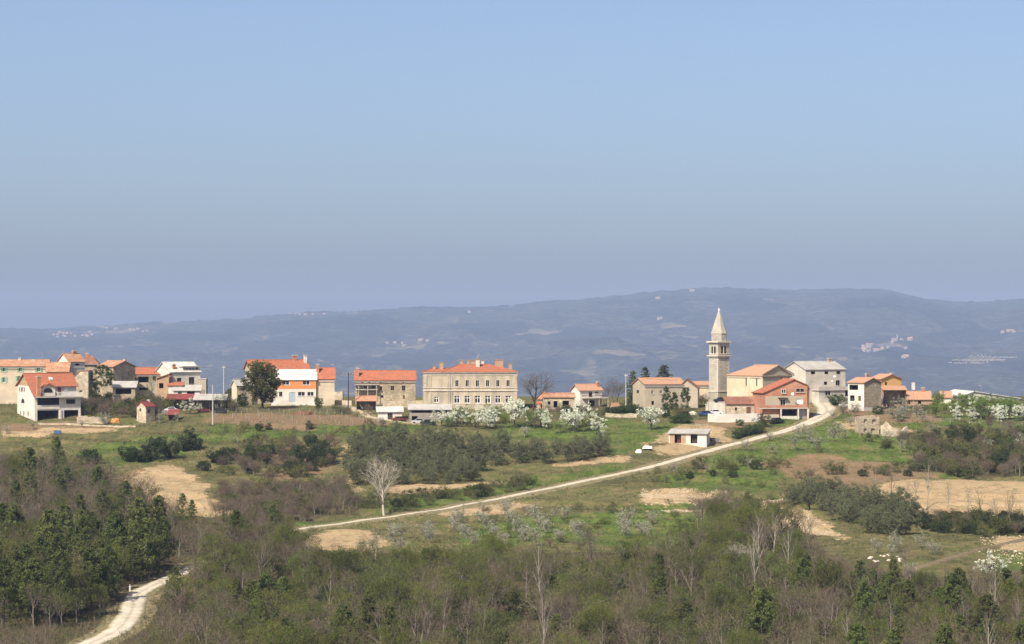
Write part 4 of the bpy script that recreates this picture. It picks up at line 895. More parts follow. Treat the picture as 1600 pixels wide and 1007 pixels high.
# ---- bell tower
def tower():
    yb = 630.; D = 772.; s = F / D; a = math.radians(36); z = lambda y: (yb - y) / s; S = 31.2 / s / (math.sin(a) + math.cos(a)) * 1.0
    xc = 1109 + S * math.sin(a) * s
    root = empty('bell_tower', (X(xc, D), D, Zp(yb, D)), a); tag(root, 'tall square stone bell tower with arched belfry and pointed spire beside the church', 'bell tower')
    def sq(mb, e, z0, z1): mb.box(-e, S + e, -e, S + e, z0, z1)
    m = MB(); sq(m, .12, -3, z(613)); m.build('plinth', 'stone_tower', root); m = MB(); sq(m, .25, z(613) + .003, z(611)); m.build('string_course', 'trim', root)
    m = MB(); sq(m, 0, z(611) + .003, z(558.5)); m.build('shaft', 'stone_tower', root)
    m = MB(); sq(m, .28, z(558.5) + .003, z(557)); sq(m, .45, z(557) + .003, z(555.6)); m.build('cornice', 'trim', root)
    fr = Face((0, 0, 0), (1, 0, 0), (0, -1, 0)); le = Face((0, S, 0), (0, -1, 0), (-1, 0, 0))
    m = MB(); z0, z1 = z(555.6) + .003, z(537)
    faces = [fr, le, Face((S, 0, 0), (0, 1, 0), (1, 0, 0)), Face((S, S, 0), (-1, 0, 0), (0, 1, 0))]
    def arches(fc):
        hs = []
        for c in (S * .36, S * .64): hs += [(c - .36, c + .36, z(552.5), z(543.3), 1.2), (c - .30, c + .30, z(543.3), z(542.2), 1.2), (c - .18, c + .18, z(542.2), z(541.5), 1.2)]
        return hs
    for fc in faces: wall_face(m, fc, S, z0, z1, arches(fc))
    m.build('belfry', 'stone_tower', root); deep_part(root)
    for fc in faces[:2]:
        fbx = MB(); fbox(fbx, fc, S * .5 - .1, S * .5 + .1, z(552.5), z(543), .0 + .004, .1); fbx.build('colonnette', 'trim', root)
        fb2 = MB(); fbox(fb2, fc, .1, S - .1, z(553.6), z(552.6), .004, .1); fb2.build('belfry_sill', 'trim', root)
    m = MB(); sq(m, .18, z1 + .003, z(535.6)); sq(m, .5, z(535.6) + .003, z(533.4)); m.build('upper_cornice', 'trim', root)
    c = S / 2
    def octa(r, zz): return [(c + r * math.cos(math.pi / 8 + k * math.pi / 4), c + r * math.sin(math.pi / 8 + k * math.pi / 4), zz) for k in range(8)]
    r = 11.6 / s / math.cos(math.pi / 8) * .98
    m = MB(); m.prism(octa(r, z(533.4) + .003), (0, 0, z(521.6) - z(533.4))); m.build('drum', 'stone_tower', root)
    m = MB(); m.prism(octa(r * 1.07, z(521.6) + .006), (0, 0, .2)); m.build('drum_cornice', 'trim', root)
    m = MB(); b = octa(r * 1.05, z(521.6) + .21); t = octa(.1, z(484))
    for k in range(8): m.poly([b[k], b[(k + 1) % 8], t[(k + 1) % 8], t[k]])
    m.poly(t); m.build('spire', 'stone_spire', root)
    m = MB(); m.tube((c, c, z(485.5)), (c, c, z(482)), .22, .12, 8); fin = m.build('finial', 'frame_white', root)
    m = MB(); m.tube((c, c, z(482)), (c, c, z(476)), .05, .05, 6); m.tube((c - .35, c + .2, z(478)), (c + .35, c - .2, z(478)), .04, .04, 6); m.build('cross', 'metal_grey', fin)
    for k in range(17):                                       # corner stones, alternately long and short
        zz = z(611) + .2 + k * (z(558.5) - z(611) - .6) / 17; L = .75 if k % 2 else .45
        q = MB().box(-.035, L, -.035, 1.2 - L, zz, zz + .34); q.build('quoin', 'trim', root)
        q = MB().box(S - (1.2 - L), S + .035, -.036, .3, zz, zz + .34); q.build('quoin', 'trim', root)
    bell = MB(); n = 12; prof = [(.05, 0), (.22, -.05), (.28, -.45), (.42, -.75)]
    for (r0, a0), (r1, a1) in zip(prof, prof[1:]): bell.tube((c, c, z(545) + a1), (c, c, z(545) + a0), r1, r0, n, cap=False)
    bell.build('bell', 'wood_brown', root)
tower()

# ---- church
def church():
    yb = 632.; D = 757.; s = F / D; a = math.radians(40); xc, xl, xr = 1192., 1141., 1242.; ca, sa = math.cos(a), math.sin(a)
    w = (xr - xc) / s / ca; d = (xc - xl) / s / sa; v = lambda y: (yb - y) / s; H = v(588); zr = v(573); l = lambda px: (xc - px) / s / sa
    root = empty('church', (X(xc, D), D, Zp(yb, D)), a); tag(root, 'pale yellow church with terracotta roof and stone pediment, right of the bell tower', 'church')
    fr = Face((0, 0, 0), (1, 0, 0), (0, -1, 0)); le = Face((0, 0, 0), (0, 1, 0), (-1, 0, 0))
    m = MB(); ho = [(l(p) - .28, l(p) + .28, v(604), v(592), .4) for p in (1183, 1168)]; wall_face(m, le, d, -3, H, ho)
    m.poly([(w, 0, -3), (w, d, -3), (w, d, H), (w, 0, H)]); m.poly([(0, d, -3), (w, d, -3), (w, d, H), (0, d, H)]); m.build('side_wall', 'stucco_yellow', root)
    m = MB(); ho2 = [(w * .62, w * .62 + .6, v(593), v(589.5), .3)]; wall_face(m, fr, w, -3, H, ho2); m.poly([(0, 0, H), (w, 0, H), (w / 2, 0, zr)]); m.build('front_wall', 'stucco_beige', root)
    for q in ho: add_opening(root, le, *q[:4], 'wing')
    add_opening(root, fr, *ho2[0][:4], 'wing')
    t = .18; o = .4; k = (zr - H) / (w / 2); e = .08; hy = d - w * .42
    r = MB()
    r.slab([(-o, -.1, H - o * k + e + t), (w / 2, -.1, zr + e + t), (w / 2, hy, zr + e + t), (-o, d + o, H - o * k + e + t)], t)
    r.slab([(w / 2, -.1, zr + e + t), (w + o, -.1, H - o * k + e + t), (w + o, d + o, H - o * k + e + t), (w / 2, hy, zr + e + t)], t)
    r.slab([(-o, d + o, H - o * k + e + t), (w / 2, hy, zr + e + t), (w + o, d + o, H - o * k + e + t)], t)
    rf = r.build('roof', 'tile_church', root); MB().tube((w / 2, -.1, zr + .3), (w / 2, hy, zr + .3), .14, .14, 8).build('ridge_tiles', 'tile_church', rf)
    MB().tube((w / 2, hy, zr + .2), (w / 2, hy, zr + 1.2), .06, .04).build('roof_cross', 'metal_grey', rf)
    m = MB(); m.prism([(-.45, -.35, H - .1), (w + .45, -.35, H - .1), (w + .45, -.35, H + .22), (-.45, -.35, H + .22)], (0, .346, 0)); m.build('cornice', 'stone_house', root)
    for p, q in (((-.45, H + .23), (w / 2, zr + .12)), ((w / 2, zr + .12), (w + .45, H + .23))):
        MB().prism([(p[0], -.35, p[1]), (q[0], -.35, q[1]), (q[0], -.35, q[1] + .3), (p[0], -.35, p[1] + .3)], (0, .24, 0)).build('raking_cornice', 'stone_house', root)
    for p in (0.02, l(1173.5), d - .62): c = MB(); fbox(c, le, p, p + .6, -1, H - .5, .004, .1); c.build('pilaster', 'stucco_yellow', root)
    c = MB(); fbox(c, le, 0, d, H - .49, H - .1, .004, .2); c.build('eaves_cornice', 'stucco_yellow', root)
church()
house('parish_annex', 'low stone annex with brown tiled roof and small door below the church', 1136, 1190, 632, 622.5, yb=650, rz=4, depth=5, roof='shed', ye2=622.5, wm='stone_pale', rm='tile_brown', front=[(1150, 639.5, 4, 5, 'winb'), (1170, 642, 7, 11, 'door')], cat='annex', over=.4)
# ---- red brick house
def brick_house():
    h = house('brick_house', 'unfinished red brick house with front gable, long balcony and open garage', 1192, 1263, 615, 594, yb=656, rz=12, depth=9, roof='y', apex=.70, ye2=603, wm='brick_red', rm='tile_red', over=.35,
      front=[(1224, 629.5, 8, 10, 'win'), (1251, 628, 11, 8, 'blind', 'frame_white'), (1232.5, 647.5, 26, 13, 'deep'), (1254, 648, 14, 14, 'gate', 'metal_grey')], chim=[])
    band(h, 635, 619.5, 'stucco_beige', [(1224, 629.5, 8, 10), (1251, 628, 11, 8)], name='plaster_storey', x0=1196, x1=1256)
    for x0, x1, y0, y1, nm in ((1221.5, 1228.5, 615, 608.5, 'win'), (1244.5, 1258, 613.5, 607.5, 'wing')):
        f = Face((0, -.2, 0), (1, 0, 0), (0, -1, 0)); add_opening(h.root, f, h.fu(x0), h.fu(x1), h.fv(y0), h.fv(y1), nm)
    MB().box(h.fu(1185), h.fu(1262), -1.3, -.05, h.fv(639), h.fv(637.6)).build('balcony', 'concrete', h.root)
    MB().box(h.fu(1185), h.fu(1262), -1.28, -1.1, h.fv(637.5), h.fv(633.5)).build('parapet', 'brick_red', h.root)
    MB().box(h.fu(1216), h.fu(1231), -.9, -.04, h.fv(622.7), h.fv(621.7)).build('awning', 'wood_dark', h.root)
    for px in (1218, 1245.5, 1261): MB().box(h.fu(px), h.fu(px) + .3, -1.25, -.9, -2, h.fv(639.1)).build('pillar', 'stucco_white', h.root)
    MB().box(h.fu(1192), h.fu(1216), -1.0, -.05, -2, h.fv(648)).build('low_wall', 'stucco_cream', h.root)
    MB().box(h.fu(1262), h.fu(1268), .6, 7, -2, h.fv(604.5)).build('side_wing', 'brick_tan', h.root)
    MB().box(h.fu(1219), h.fu(1245), -1.2, -1.0, -2, h.fv(650.5)).build('garage_wall', 'stucco_white', h.root)
    dish(1238.5, 615.5, h.D - .2, lab='white satellite dish on the red brick gable', r=.4)
brick_house()
dish(1236, 592, 758, lab='white satellite dish above the roof of the brick house', r=.35)
garden_wall('church_yard_wall', 'long whitewashed yard wall below the church annex', [(1106, 660), (1146, 660), (1187, 659)], 2.1, 'stucco_white')
garden_wall('upper_yard_wall', 'short white wall under the parked black car', [(1117, 647), (1138, 646)], 2.6, 'stucco_white', seed=3)
house('gate_pillar', 'pink plastered gate pillar beside the parked blue car', 1103, 1107.5, 633, 632, yb=645, rz=6, depth=.7, roof='flat', wm='stucco_cream', rm='concrete', over=.1, cat='pillar')
D_ = ground(1117, 647).y; o = empty('parking_terrace', (X(1117, D_), D_ + .3, Zp(646.5, D_))); MB().box(-1.5, 5.0, 0, 9, -2.5, Zp(629.6, D_ + 2) - Zp(646.5, D_)).build('terrace_fill', 'concrete', o); tag(o, 'raised concrete terrace carrying the black car at the tower foot', 'terrace'); TERR_D = D_ + 2.2
# ---- right end of the village
h = house('grey_house', 'tall pale grey house with flat terrace and grey roof right of the church', 1259, 1325.5, 578.5, 566.5, yb=621, D=782, xl=1229, rz=30, wm='stucco_grey', rm='sheet_grey', over=.3,
      front=[(1271, 583, 6.5, 4.5, 'dark'), (1293.4, 583, 6, 4.5, 'dark'), (1313.4, 583, 6, 4.5, 'dark'), (1292, 599.5, 5, 5, 'dark'), (1312.6, 599, 7, 8, 'winb')], chim=[(1303, 560, 567, 7, 'brick_tan')], low=1.5)
u0 = h.fu(1270); u1 = h.fu(1330)
m = MB(); wall_face(m, Face((u0, -3, 0), (1, 0, 0), (0, -1, 0)), u1 - u0, -2.5, h.fv(610.5), [(h.fu(1281) - u0, h.fu(1290) - u0, h.fv(619), h.fv(611), .3), (h.fu(1314) - u0, h.fu(1327) - u0, h.fv(620), h.fv(611), 2.5)]); m.poly([(u0, -3, -2.5), (u0, 0, -2.5), (u0, 0, h.fv(610.5)), (u0, -3, h.fv(610.5))]); m.poly([(u1, -3, -2.5), (u1, 0, -2.5), (u1, 0, h.fv(610.5)), (u1, -3, h.fv(610.5))]); m.build('ground_floor', 'stucco_grey', h.root); deep_part(h.root)
MB().box(u0 - .3, u1 + .3, -3.3, -.004, h.fv(610.5) + .003, h.fv(609)).build('terrace', 'concrete', h.root)
MB().box(u0 - .2, u1 + .2, -3.2, -3.05, h.fv(609) + .003, h.fv(604.5)).build('terrace_parapet', 'stucco_grey', h.root)
add_opening(h.root, Face((0, -3, 0), (1, 0, 0), (0, -1, 0)), h.fu(1281), h.fu(1290), h.fv(619), h.fv(611), 'win')
dish(1304, 588, 779, lab='white satellite dish high on the tall grey house', r=.33); dish(1300, 595.5, 779, lab='small lower satellite dish on the tall grey house', r=.24)
h = house('stone_gable_house', 'house with rough grey stone gable in front of the orange house', 1350, 1380, 599, 592, yb=634, D=748, xl=1328, rz=40, roof='y', wm='stucco_white', rm='tile_church', over=.35, left=[(1336, 606, 12, 8, 'hole'), (1334, 623, 6, 9, 'hole'), (1344, 623, 4, 8, 'door')], gable_m='stone_house', chim=[(1358, 584, 593, 4, 'brick_red', .5)])
band(h, 636, 599, 'stone_house', [(1370, 603, 3, 3)], name='stone_front', out=.05)
house('orange_house', 'apricot orange house with terracotta roof at the right end of the street', 1377, 1411, 593, 586.5, D=765, xl=1362, rz=30, roof='y', wm='stucco_apricot', rm='tile_church', over=.4, chim=[(1396, 583, 590, 6, 'brick_tan', .3)], front=[(1385, 600, 4, 5, 'winb')])
open_shed('veranda', 'veranda with terracotta roof along the front of the orange house', 1381, 1416, 603.5, 609.5, 624, D=756, rm='tile_church', posts=4, depth=4, cat='veranda', back='stone_house')
open_shed('blue_shed', 'small dark shed with white roof and dark red doors under the stone gable', 1373, 1392, 619, 622.5, 636, rm='sheet_white', pm='door_blue', posts=4, depth=3, back='brick_red')
house('long_low_house', 'long low house with faded pink roof at the right, behind the orchard', 1411, 1457, 625, 613.5, yb=634, D=770, rz=2, depth=9, wm='brick_tan', rm='tile_church', chim=[(1446, 606, 615, 5)], front=[(1420, 629, 5, 5, 'dark'), (1437, 629, 5, 5, 'dark')])
house('low_red_house', 'low building with red roof and white gable end between the orchard trees', 1471, 1486, 622, 613.5, D=778, rz=-6, depth=8, wm='stucco_white', rm='tile_church')
h = house('white_hall', 'big white shed roof reaching out of the right edge behind the orchard', 1502, 1700, 620, 612.5, D=792, rz=4, depth=24, roof='y', apex=.10, ye2=640, wm='sheet_white', rm='sheet_white', over=.5, cat='hall', ridge=False)
def ruin():
    D = ground(1358, 680).y; s = F / D; z = lambda y: (680 - y) / s; rnd = random.Random(4)
    root = empty('ruined_house', (X(1345, D), D, Zp(680, D)), math.radians(10)); tag(root, 'roofless ruined stone house with window holes below the grey stone gable', 'ruin')
    w = 30 / s; fr = Face((0, 0, 0), (1, 0, 0), (0, -1, 0)); m = MB()
    wall_face(m, fr, w, -2, z(655), [(.8, 1.6, z(661), z(655.5), .4), (2.9, 3.9, z(663), z(656), .4), (.8, 1.5, z(676), z(670), .4), (2.6, 3.6, z(677), z(670), .4)]); 
    m.poly([(0, 0, -2), (0, 5, -2), (0, 5, z(652)), (0, 0, z(655))]); m.poly([(w, 0, -2), (w, 5, -2), (w, 5, z(650)), (w, 0, z(655))]); m.poly([(0, 5, -2), (w, 5, -2), (w, 5, z(650)), (0, 5, z(652))]); m.build('front_wall', 'stone_house', root)
    k = MB(); x = 0
    while x < w - .1:
        q = rnd.uniform(.25, .6); k.box(x, min(w, x + q), .003, .45, z(655) + .003, z(655) + rnd.uniform(.1, 1.0)); x += q + .004
    b = k.build('broken_crest', 'stone_pale', root); b['kind'] = 'stuff'
ruin()
garden_wall('broken_wall', 'jagged broken stone wall right of the roofless ruin', [(1376, 681), (1392, 682), (1405, 683), (1417, 682)], 2.6, 'stone_pale', .6, .9, 8, 'ruin')
garden_wall('retaining_wall', 'low dry stone wall along the edge of the blossom meadow', [(945, 652), (970, 653), (995, 653)], .9, 'stone_pale', .5, .12, 5)
garden_wall('rubble_wall', 'pale rubble wall beside the white villa', [(120, 662), (150, 662), (168, 663)], 1.6, 'stone_pale', .6, .25, 9)
garden_wall('yard_kerb', 'low pale stone wall along the yard of the white villa', [(60, 664), (100, 664), (175, 668), (212, 668)], .4, 'stone_pale', .4, .06, 19)
garden_wall('old_house_wall', 'crumbling low house wall right of the plain beige house', [(523, 627), (536, 628)], 2.4, 'stone_pale', .5, .3, 15)
# ---- field shed by the road
def field_shed():
    yb = 693.; D = ground(1060, yb).y; s = F / D; v = lambda y: (yb - y) / s; a = math.radians(-14); root = empty('field_shed', (X(1045, D), D, Zp(yb, D)), a)
    tag(root, 'field shed with pale flat roof, red inside and white doors beside the road', 'shed'); w = 58 / s / math.cos(a); d = 4.5; H = v(678)
    fr = Face((0, 0, 0), (1, 0, 0), (0, -1, 0)); m = MB(); u = lambda px: (px - 1045) / s / math.cos(a)
    wall_face(m, fr, w, -2, H, [(u(1054), u(1064), .05, H - .15, 2.5), (u(1078.5), u(1089), .05, H - .1, 1.5)]); m.poly([(w, 0, -2), (w, d, -2), (w, d, H + .6), (w, 0, H)]); m.poly([(0, 0, -2), (0, d, -2), (0, d, H + .6), (0, 0, H)]); m.poly([(0, d, -2), (w, d, -2), (w, d, H + .6), (0, d, H + .6)]); m.build('wall', 'stucco_white', root); deep_part(root)
    b = MB(); fbox(b, fr, u(1047), u(1053.8), 0, H - .05, .004, .05); b.build('brick_panel', 'brick_tan', root)
    b = MB(); fbox(b, fr, u(1064.3), u(1071), 0, H - .05, .004, .05); b.build('brick_panel', 'brick_tan', root)
    b = MB(); fbox(b, fr, u(1057), u(1062), 0, H - .5, -1.0, -.9); b.build('door', 'car_red', root)
    b = MB(); fbox(b, fr, u(1079.5), u(1088), 0, H - .3, -.9, -.8); b.build('door', 'wood_dark', root)
    r = MB(); r.slab([(-.4, -.5, H + .15), (w + .4, -.5, H + .15), (w + .4, d + .3, H + 1.1), (-.4, d + .3, H + 1.1)], .15); r.build('roof', 'sheet_grey', root)
field_shed()
# ------------------------------------------------------------------ plants: prototypes
class Wood:
    """limbs as tapered tubes (list of segments) and twigs as thin slivers"""
    def __init__(s, seed): s.r = random.Random(seed); s.seg = []; s.tw = []; s.tips = []
    def limb(s, p, d, L, r, lvl, maxl, up=.15, n=4, kids=(5, 5, 6, 7), ang=(.5, .95), wob=.16, rt=.35, shrink=(.5, .72), start=.3):
        R = s.r; pts = [p]; rads = [r]; q = p.copy(); dd = d.copy()
        for k in range(n):
            dd = (dd + Vector((R.uniform(-1, 1), R.uniform(-1, 1), R.uniform(-.6, .8))) * wob + Vector((0, 0, up * .4))).normalized()
            q = q + dd * (L / n); pts.append(q.copy()); rads.append(r * (1 - (1 - rt) * (k + 1) / n))
        for a in range(n): s.seg.append((pts[a], pts[a + 1], rads[a], rads[a + 1], lvl))
        if lvl >= maxl: s.tips.append(q); return
        nk = kids[min(lvl, len(kids) - 1)]; ph = R.uniform(0, 6.28)
        for k in range(nk):
            t = start + (1 - start) * (k + R.uniform(.2, 1)) / nk; t = min(t, 1.0); f = t * n; i = min(n - 1, int(f)); b = pts[i].lerp(pts[i + 1], f - i); rr = rads[i] + (rads[i + 1] - rads[i]) * (f - i)
            ax = (pts[i + 1] - pts[i]).normalized(); a = ax.orthogonal().normalized(); c = ax.cross(a); ph += 2.4 + R.uniform(-.5, .5); th = R.uniform(*ang)
            nd = ax * math.cos(th) + (a * math.cos(ph) + c * math.sin(ph)) * math.sin(th)
            nl = L * R.uniform(*shrink) * (1.15 - .45 * t)
            if lvl + 1 >= maxl and lvl >= 1: s.tw.append((b, nd, nl, max(.012, rr * .5))); s.tips.append(b + nd * nl * .7)
            else: s.limb(b, nd, nl, rr * .62, lvl + 1, maxl, up, max(2, n - 1), kids, ang, wob, rt, shrink, .2)
def sliver(tw, w, rnd, split=3):
    """each twig: a thin bent sliver with finer side twigs"""
    V = []; Fc = []
    for b, d, L, r in tw:
        b = np.array(b); d = np.array(d); ww = max(w, r)
        side = np.cross(d, rnd.normal(size=3)); side /= np.linalg.norm(side) + 1e-9; e = b + d * L + np.array([0, 0, .06 * L])
        i = len(V); V += [b - side * ww / 2, b + side * ww / 2, e]; Fc.append((i, i + 1, i + 2))
        for k in range(split):
            t = rnd.uniform(.15, .95); q = b + (e - b) * t; nd = d + rnd.normal(size=3) * .55 + np.array([0, 0, .15]); nd /= np.linalg.norm(nd); sd = np.cross(nd, rnd.normal(size=3)); sd /= np.linalg.norm(sd) + 1e-9
            i = len(V); V += [q - sd * w * .4, q + sd * w * .4, q + nd * L * rnd.uniform(.3, .65)]; Fc.append((i, i + 1, i + 2))
    return np.array(V), np.array(Fc)
def leaves(cent, rad, n, size, rnd, flat=0.0, droop=0.0):
    """n diamond leaves around each centre"""
    c = np.asarray(cent, float); rad = np.broadcast_to(np.asarray(rad, float), (len(c),)); P = np.repeat(c, n, 0); Rr = np.repeat(rad, n)
    off = rnd.normal(size=P.shape); off /= np.linalg.norm(off, axis=1)[:, None] + 1e-9; off *= (rnd.uniform(0, 1, len(P)) ** .45 * Rr)[:, None]; off[:, 2] *= .8
    P = P + off; a = rnd.normal(size=P.shape); a[:, 2] *= (1 - flat); a /= np.linalg.norm(a, axis=1)[:, None]; b = np.cross(a, rnd.normal(size=P.shape)); b /= np.linalg.norm(b, axis=1)[:, None] + 1e-9
    a[:, 2] -= droop
    s = (size * rnd.uniform(.6, 1.35, len(P)))[:, None]
    V = np.stack([P - a * s, P + b * s * .55, P + a * s, P - b * s * .55], 1).reshape(-1, 3); Fc = np.arange(len(V)).reshape(-1, 4); return V, Fc
def tubes_mesh(name, segs, m, nmax=6):
    mb = MB()
    for a, b, r0, r1, lvl in segs: mb.tube(a, b, r0, r1, max(3, nmax - lvl * 2), cap=False)
    me = mb.mesh(name); me.materials.append(MATS[m])
    for p in me.polygons: p.use_smooth = True
    return me
PROTO = {}
def proto(kind, meshes): PROTO.setdefault(kind, []).append(meshes)
V3 = Vector
def make_bare(kind, seed, H, bark, twig, budding=None, form='round', w=.03, nleaf=0, leafs=.12, kids=(6, 5, 6), split=4, fork=False, start=.35):
    W = Wood(seed); rnd = np.random.RandomState(seed)
    stems = 1 if not fork else 3
    for k in range(stems):
        d = V3((rnd.uniform(-.1, .1), rnd.uniform(-.1, .1), 1)) if stems == 1 else V3((math.cos(k * 2.1) * .3, math.sin(k * 2.1) * .3, 1)).normalized()
        if form == 'tall': W.limb(V3((0, 0, -.3)), d, H * .95, H * .018, 0, 3, .25, 6, (11, 5, 5), (.35, .65), .05, .2, (.28, .42), .25)
        else: W.limb(V3((0, 0, -.3)), d, H * (.62 if stems == 1 else .55), H * (.024 if stems == 1 else .016), 0, 3, .18, 4, kids, (.45, .95), .12, .4, (.55, .78), start)
    tw = tubes_mesh('trunk', W.seg, bark)
    v, f = sliver(W.tw, w, rnd, split); ms = [('trunk', tw), ('crown', arr_mesh('crown', v, f, twig))]
    if budding:
        tips = np.array([list(t) for t in W.tips]); tips = tips[rnd.permutation(len(tips))[:max(40, len(tips))]]
        v, f = leaves(tips, .5, nleaf, leafs, rnd); ms.append(('foliage', arr_mesh('foliage', v, f, budding)))
    proto(kind, ms)
for k in range(5): make_bare('bare_tree', 100 + k, 7 + k * .5, 'bark_grey', 'twig_brown' if k % 2 else 'twig_mauve', w=.034, fork=(k == 3))
for k in range(4): make_bare('budding_tree', 120 + k, 7 + k * .5, 'bark_grey', 'twig_brown', 'bud_leaf', w=.03, nleaf=14, leafs=.075, split=2, fork=(k == 2))
for k in range(3): make_bare('tall_tree', 140 + k, 8 + k, 'bark_pale' if k == 2 else 'bark_grey', 'twig_brown', form='tall', w=.03, split=3)
for k in range(2): make_bare('thicket', 150 + k, 3.2 + k * .5, 'bark_grey', 'twig_mauve', w=.03, fork=True, kids=(6, 5, 5))
make_bare('poplar', 160, 13, 'bark_poplar', 'twig_pale', w=.045, kids=(11, 6, 6), split=4, start=.22)
for k in range(1): make_bare('birch', 170, 9, 'bark_pale', 'twig_pale', w=.03, fork=True, kids=(5, 4, 5), split=3)
make_bare('big_bare', 181, 9, 'bark_dark', 'twig_brown', w=.035, kids=(8, 6, 7), split=5)
make_bare('thin_tree', 183, 9.5, 'bark_grey', 'twig_brown', 'bud_leaf', form='tall', w=.035, nleaf=3, leafs=.07)
def crown_points(rnd, n, rx, rz, zc, hollow=.45, lump=.28, seed=0):
    """clump centres spread through a lumpy ellipsoid"""
    d = rnd.normal(size=(n, 3)); d /= np.linalg.norm(d, axis=1)[:, None]; r = hollow + (1 - hollow) * rnd.uniform(0, 1, n) ** .5
    l = 1 + lump * np.sin(d[:, 0] * 3.1 + seed) * np.cos(d[:, 1] * 2.7 + seed * 1.7) + lump * .6 * np.sin(d[:, 2] * 5 + d[:, 0] * 4 + seed * 2.3)
    p = d * (r * l)[:, None] * np.array([rx, rx, rz]); p[:, 2] += zc; return p
def make_leafy(kind, seed, H, rx, rz, zc, bark, leaf, ncl, nl, size, clr=.5, trunk=None, limbs=5, extra=None, hollow=.45, lump=.28, flat=0., base=0.0):
    rnd = np.random.RandomState(seed); R = random.Random(seed); seg = []; t = trunk or H * .03; fork = V3((R.uniform(-.1, .1), R.uniform(-.1, .1), max(.35, zc - rz * .75)))
    seg.append((V3((0, 0, -.3)), fork, t, t * .75, 0)); pts = crown_points(rnd, ncl, rx, rz, zc, hollow, lump, seed); pts[:, 2] = np.maximum(pts[:, 2], base + .1)
    for k in range(limbs):
        q = V3(pts[k * 7 % len(pts)]); mid = fork.lerp(q, .5) + V3((R.uniform(-.2, .2), R.uniform(-.2, .2), .15)); seg.append((fork, mid, t * .6, t * .4, 1)); seg.append((mid, q, t * .4, t * .12, 1))
        for j in range(3):
            e = V3(pts[(k * 7 + j * 3 + 1) % len(pts)]); seg.append((mid, mid.lerp(e, .9), t * .25, t * .08, 1))
    v, f = leaves(pts, clr * rnd.uniform(.7, 1.3, len(pts)), nl, size, rnd, flat)
    ms = [('trunk', tubes_mesh('trunk', seg, bark)), ('crown', arr_mesh('crown', v, f, leaf))]
    if extra:
        m2, frac, sz, nn = extra; pp = pts[rnd.permutation(len(pts))[:int(len(pts) * frac)]]; v, f = leaves(pp, clr * 1.15, nn, sz, rnd); ms.append(('blossom' if m2.startswith('bloss') else 'foliage', arr_mesh('foliage', v, f, m2)))
    proto(kind, ms)
for k in range(4): make_leafy('olive_tree', 200 + k, 4.2, 2.1 + .15 * k, 1.75, 2.3, 'bark_dark', 'olive_leaf', 70, 60, .095, .52, .16, 5, base=.45, lump=.38)
for k in range(4): make_leafy('blossom_tree', 220 + k, 4.2, 1.9 + .12 * k, 1.7, 2.5, 'bark_dark', 'blossom', 50, 38, .10, .40, .13, 8, extra=('fresh_leaf', .5, .09, 11), hollow=.35, lump=.45, base=.8)
for k in range(3): make_leafy('pale_blossom', 230 + k, 3.2, 1.5, 1.35, 1.9, 'bark_grey', 'blossom_pink', 34, 26, .062, .42, .09, 7, extra=('scrub_leaf', .6, .075, 14), hollow=.3, lump=.35, base=.5)
for k in range(3): make_leafy('fresh_tree', 240 + k, 4.4, 1.9, 1.7, 2.6, 'bark_grey', 'fresh_leaf', 50, 34, .11, .46, .13, 6, extra=('blossom', .3, .08, 8) if k == 1 else None, hollow=.35, base=.8)
for k in range(3): make_leafy('dark_bush', 250 + k, 3.6, 2.2, 1.9, 1.7, 'bark_dark', 'dark_leaf', 80, 34, .14, .6, .12, 4, base=.15)
for k in range(4): make_leafy('scrub', 260 + k, 2.2, 1.3, .95, .95, 'bark_grey', 'scrub_leaf', 34, 40, .085, .42, .06, 4, hollow=.3, base=.1)
make_leafy('house_tree', 270, 10, 4.0, 4.9, 6.3, 'bark_dark', 'tree_leaf', 210, 48, .2, .85, .3, 9, hollow=.4, lump=.2, base=1.7)
make_leafy('cypress', 272, 4.2, .95, 2.1, 2.1, 'bark_dark', 'pine_leaf', 50, 40, .13, .42, .09, 2, hollow=.2, lump=.15, base=.15)
make_leafy('hedge_bush', 274, 2.4, 1.2, 1.1, 1.1, 'bark_dark', 'ivy_leaf', 46, 40, .1, .42, .06, 3, base=.1)
def make_pine(kind, seed, H, spread, leaf='pine_leaf', full=.15, whorls=13, droop=-.1, tuft=20, size=.15):
    rnd = np.random.RandomState(seed); seg = []; n = 6; lean = rnd.normal(size=2) * .02 * H
    pt = lambda t: V3((lean[0] * t * t, lean[1] * t * t, H * t))
    for k in range(n): seg.append((pt(k / n) - V3((0, 0, .3 if k == 0 else 0)), pt((k + 1) / n), H * .016 * (1.05 - k / n), H * .016 * (1.05 - (k + 1) / n), 0))
    cen = []; rad = []
    for w in range(whorls):
        t = full + (1 - full) * (w + rnd.uniform(0, .5)) / whorls; L = spread * (1 - t) ** .75 * rnd.uniform(.75, 1.15) + .15; nb = 6 if t < .8 else 4; ph = rnd.uniform(0, 6.28)
        for b in range(nb):
            a = ph + 6.283 * b / nb + rnd.uniform(-.35, .35); l = L * rnd.uniform(.65, 1.15); up = droop + .55 * t
            p0 = pt(t); p1 = p0 + V3((math.cos(a) * l, math.sin(a) * l, up * l)); seg.append((p0, p1, .035, .012, 1))
            m = max(2, int(l / .42))
            for q in range(m):
                f = (q + 1) / m; 
                if f < .25: continue
                c = p0.lerp(p1, f); cen.append((c.x + rnd.normal() * .1, c.y + rnd.normal() * .1, c.z + .08 + rnd.normal() * .06)); rad.append(.24 + .22 * l * (1.1 - f) * .6)
    cen.append(tuple(pt(1.0))); rad.append(.2)
    v, f = leaves(cen, rad, tuft, size, rnd, flat=.3); proto(kind, [('trunk', tubes_mesh('trunk', seg, 'bark_dark')), ('crown', arr_mesh('crown', v, f, leaf))])
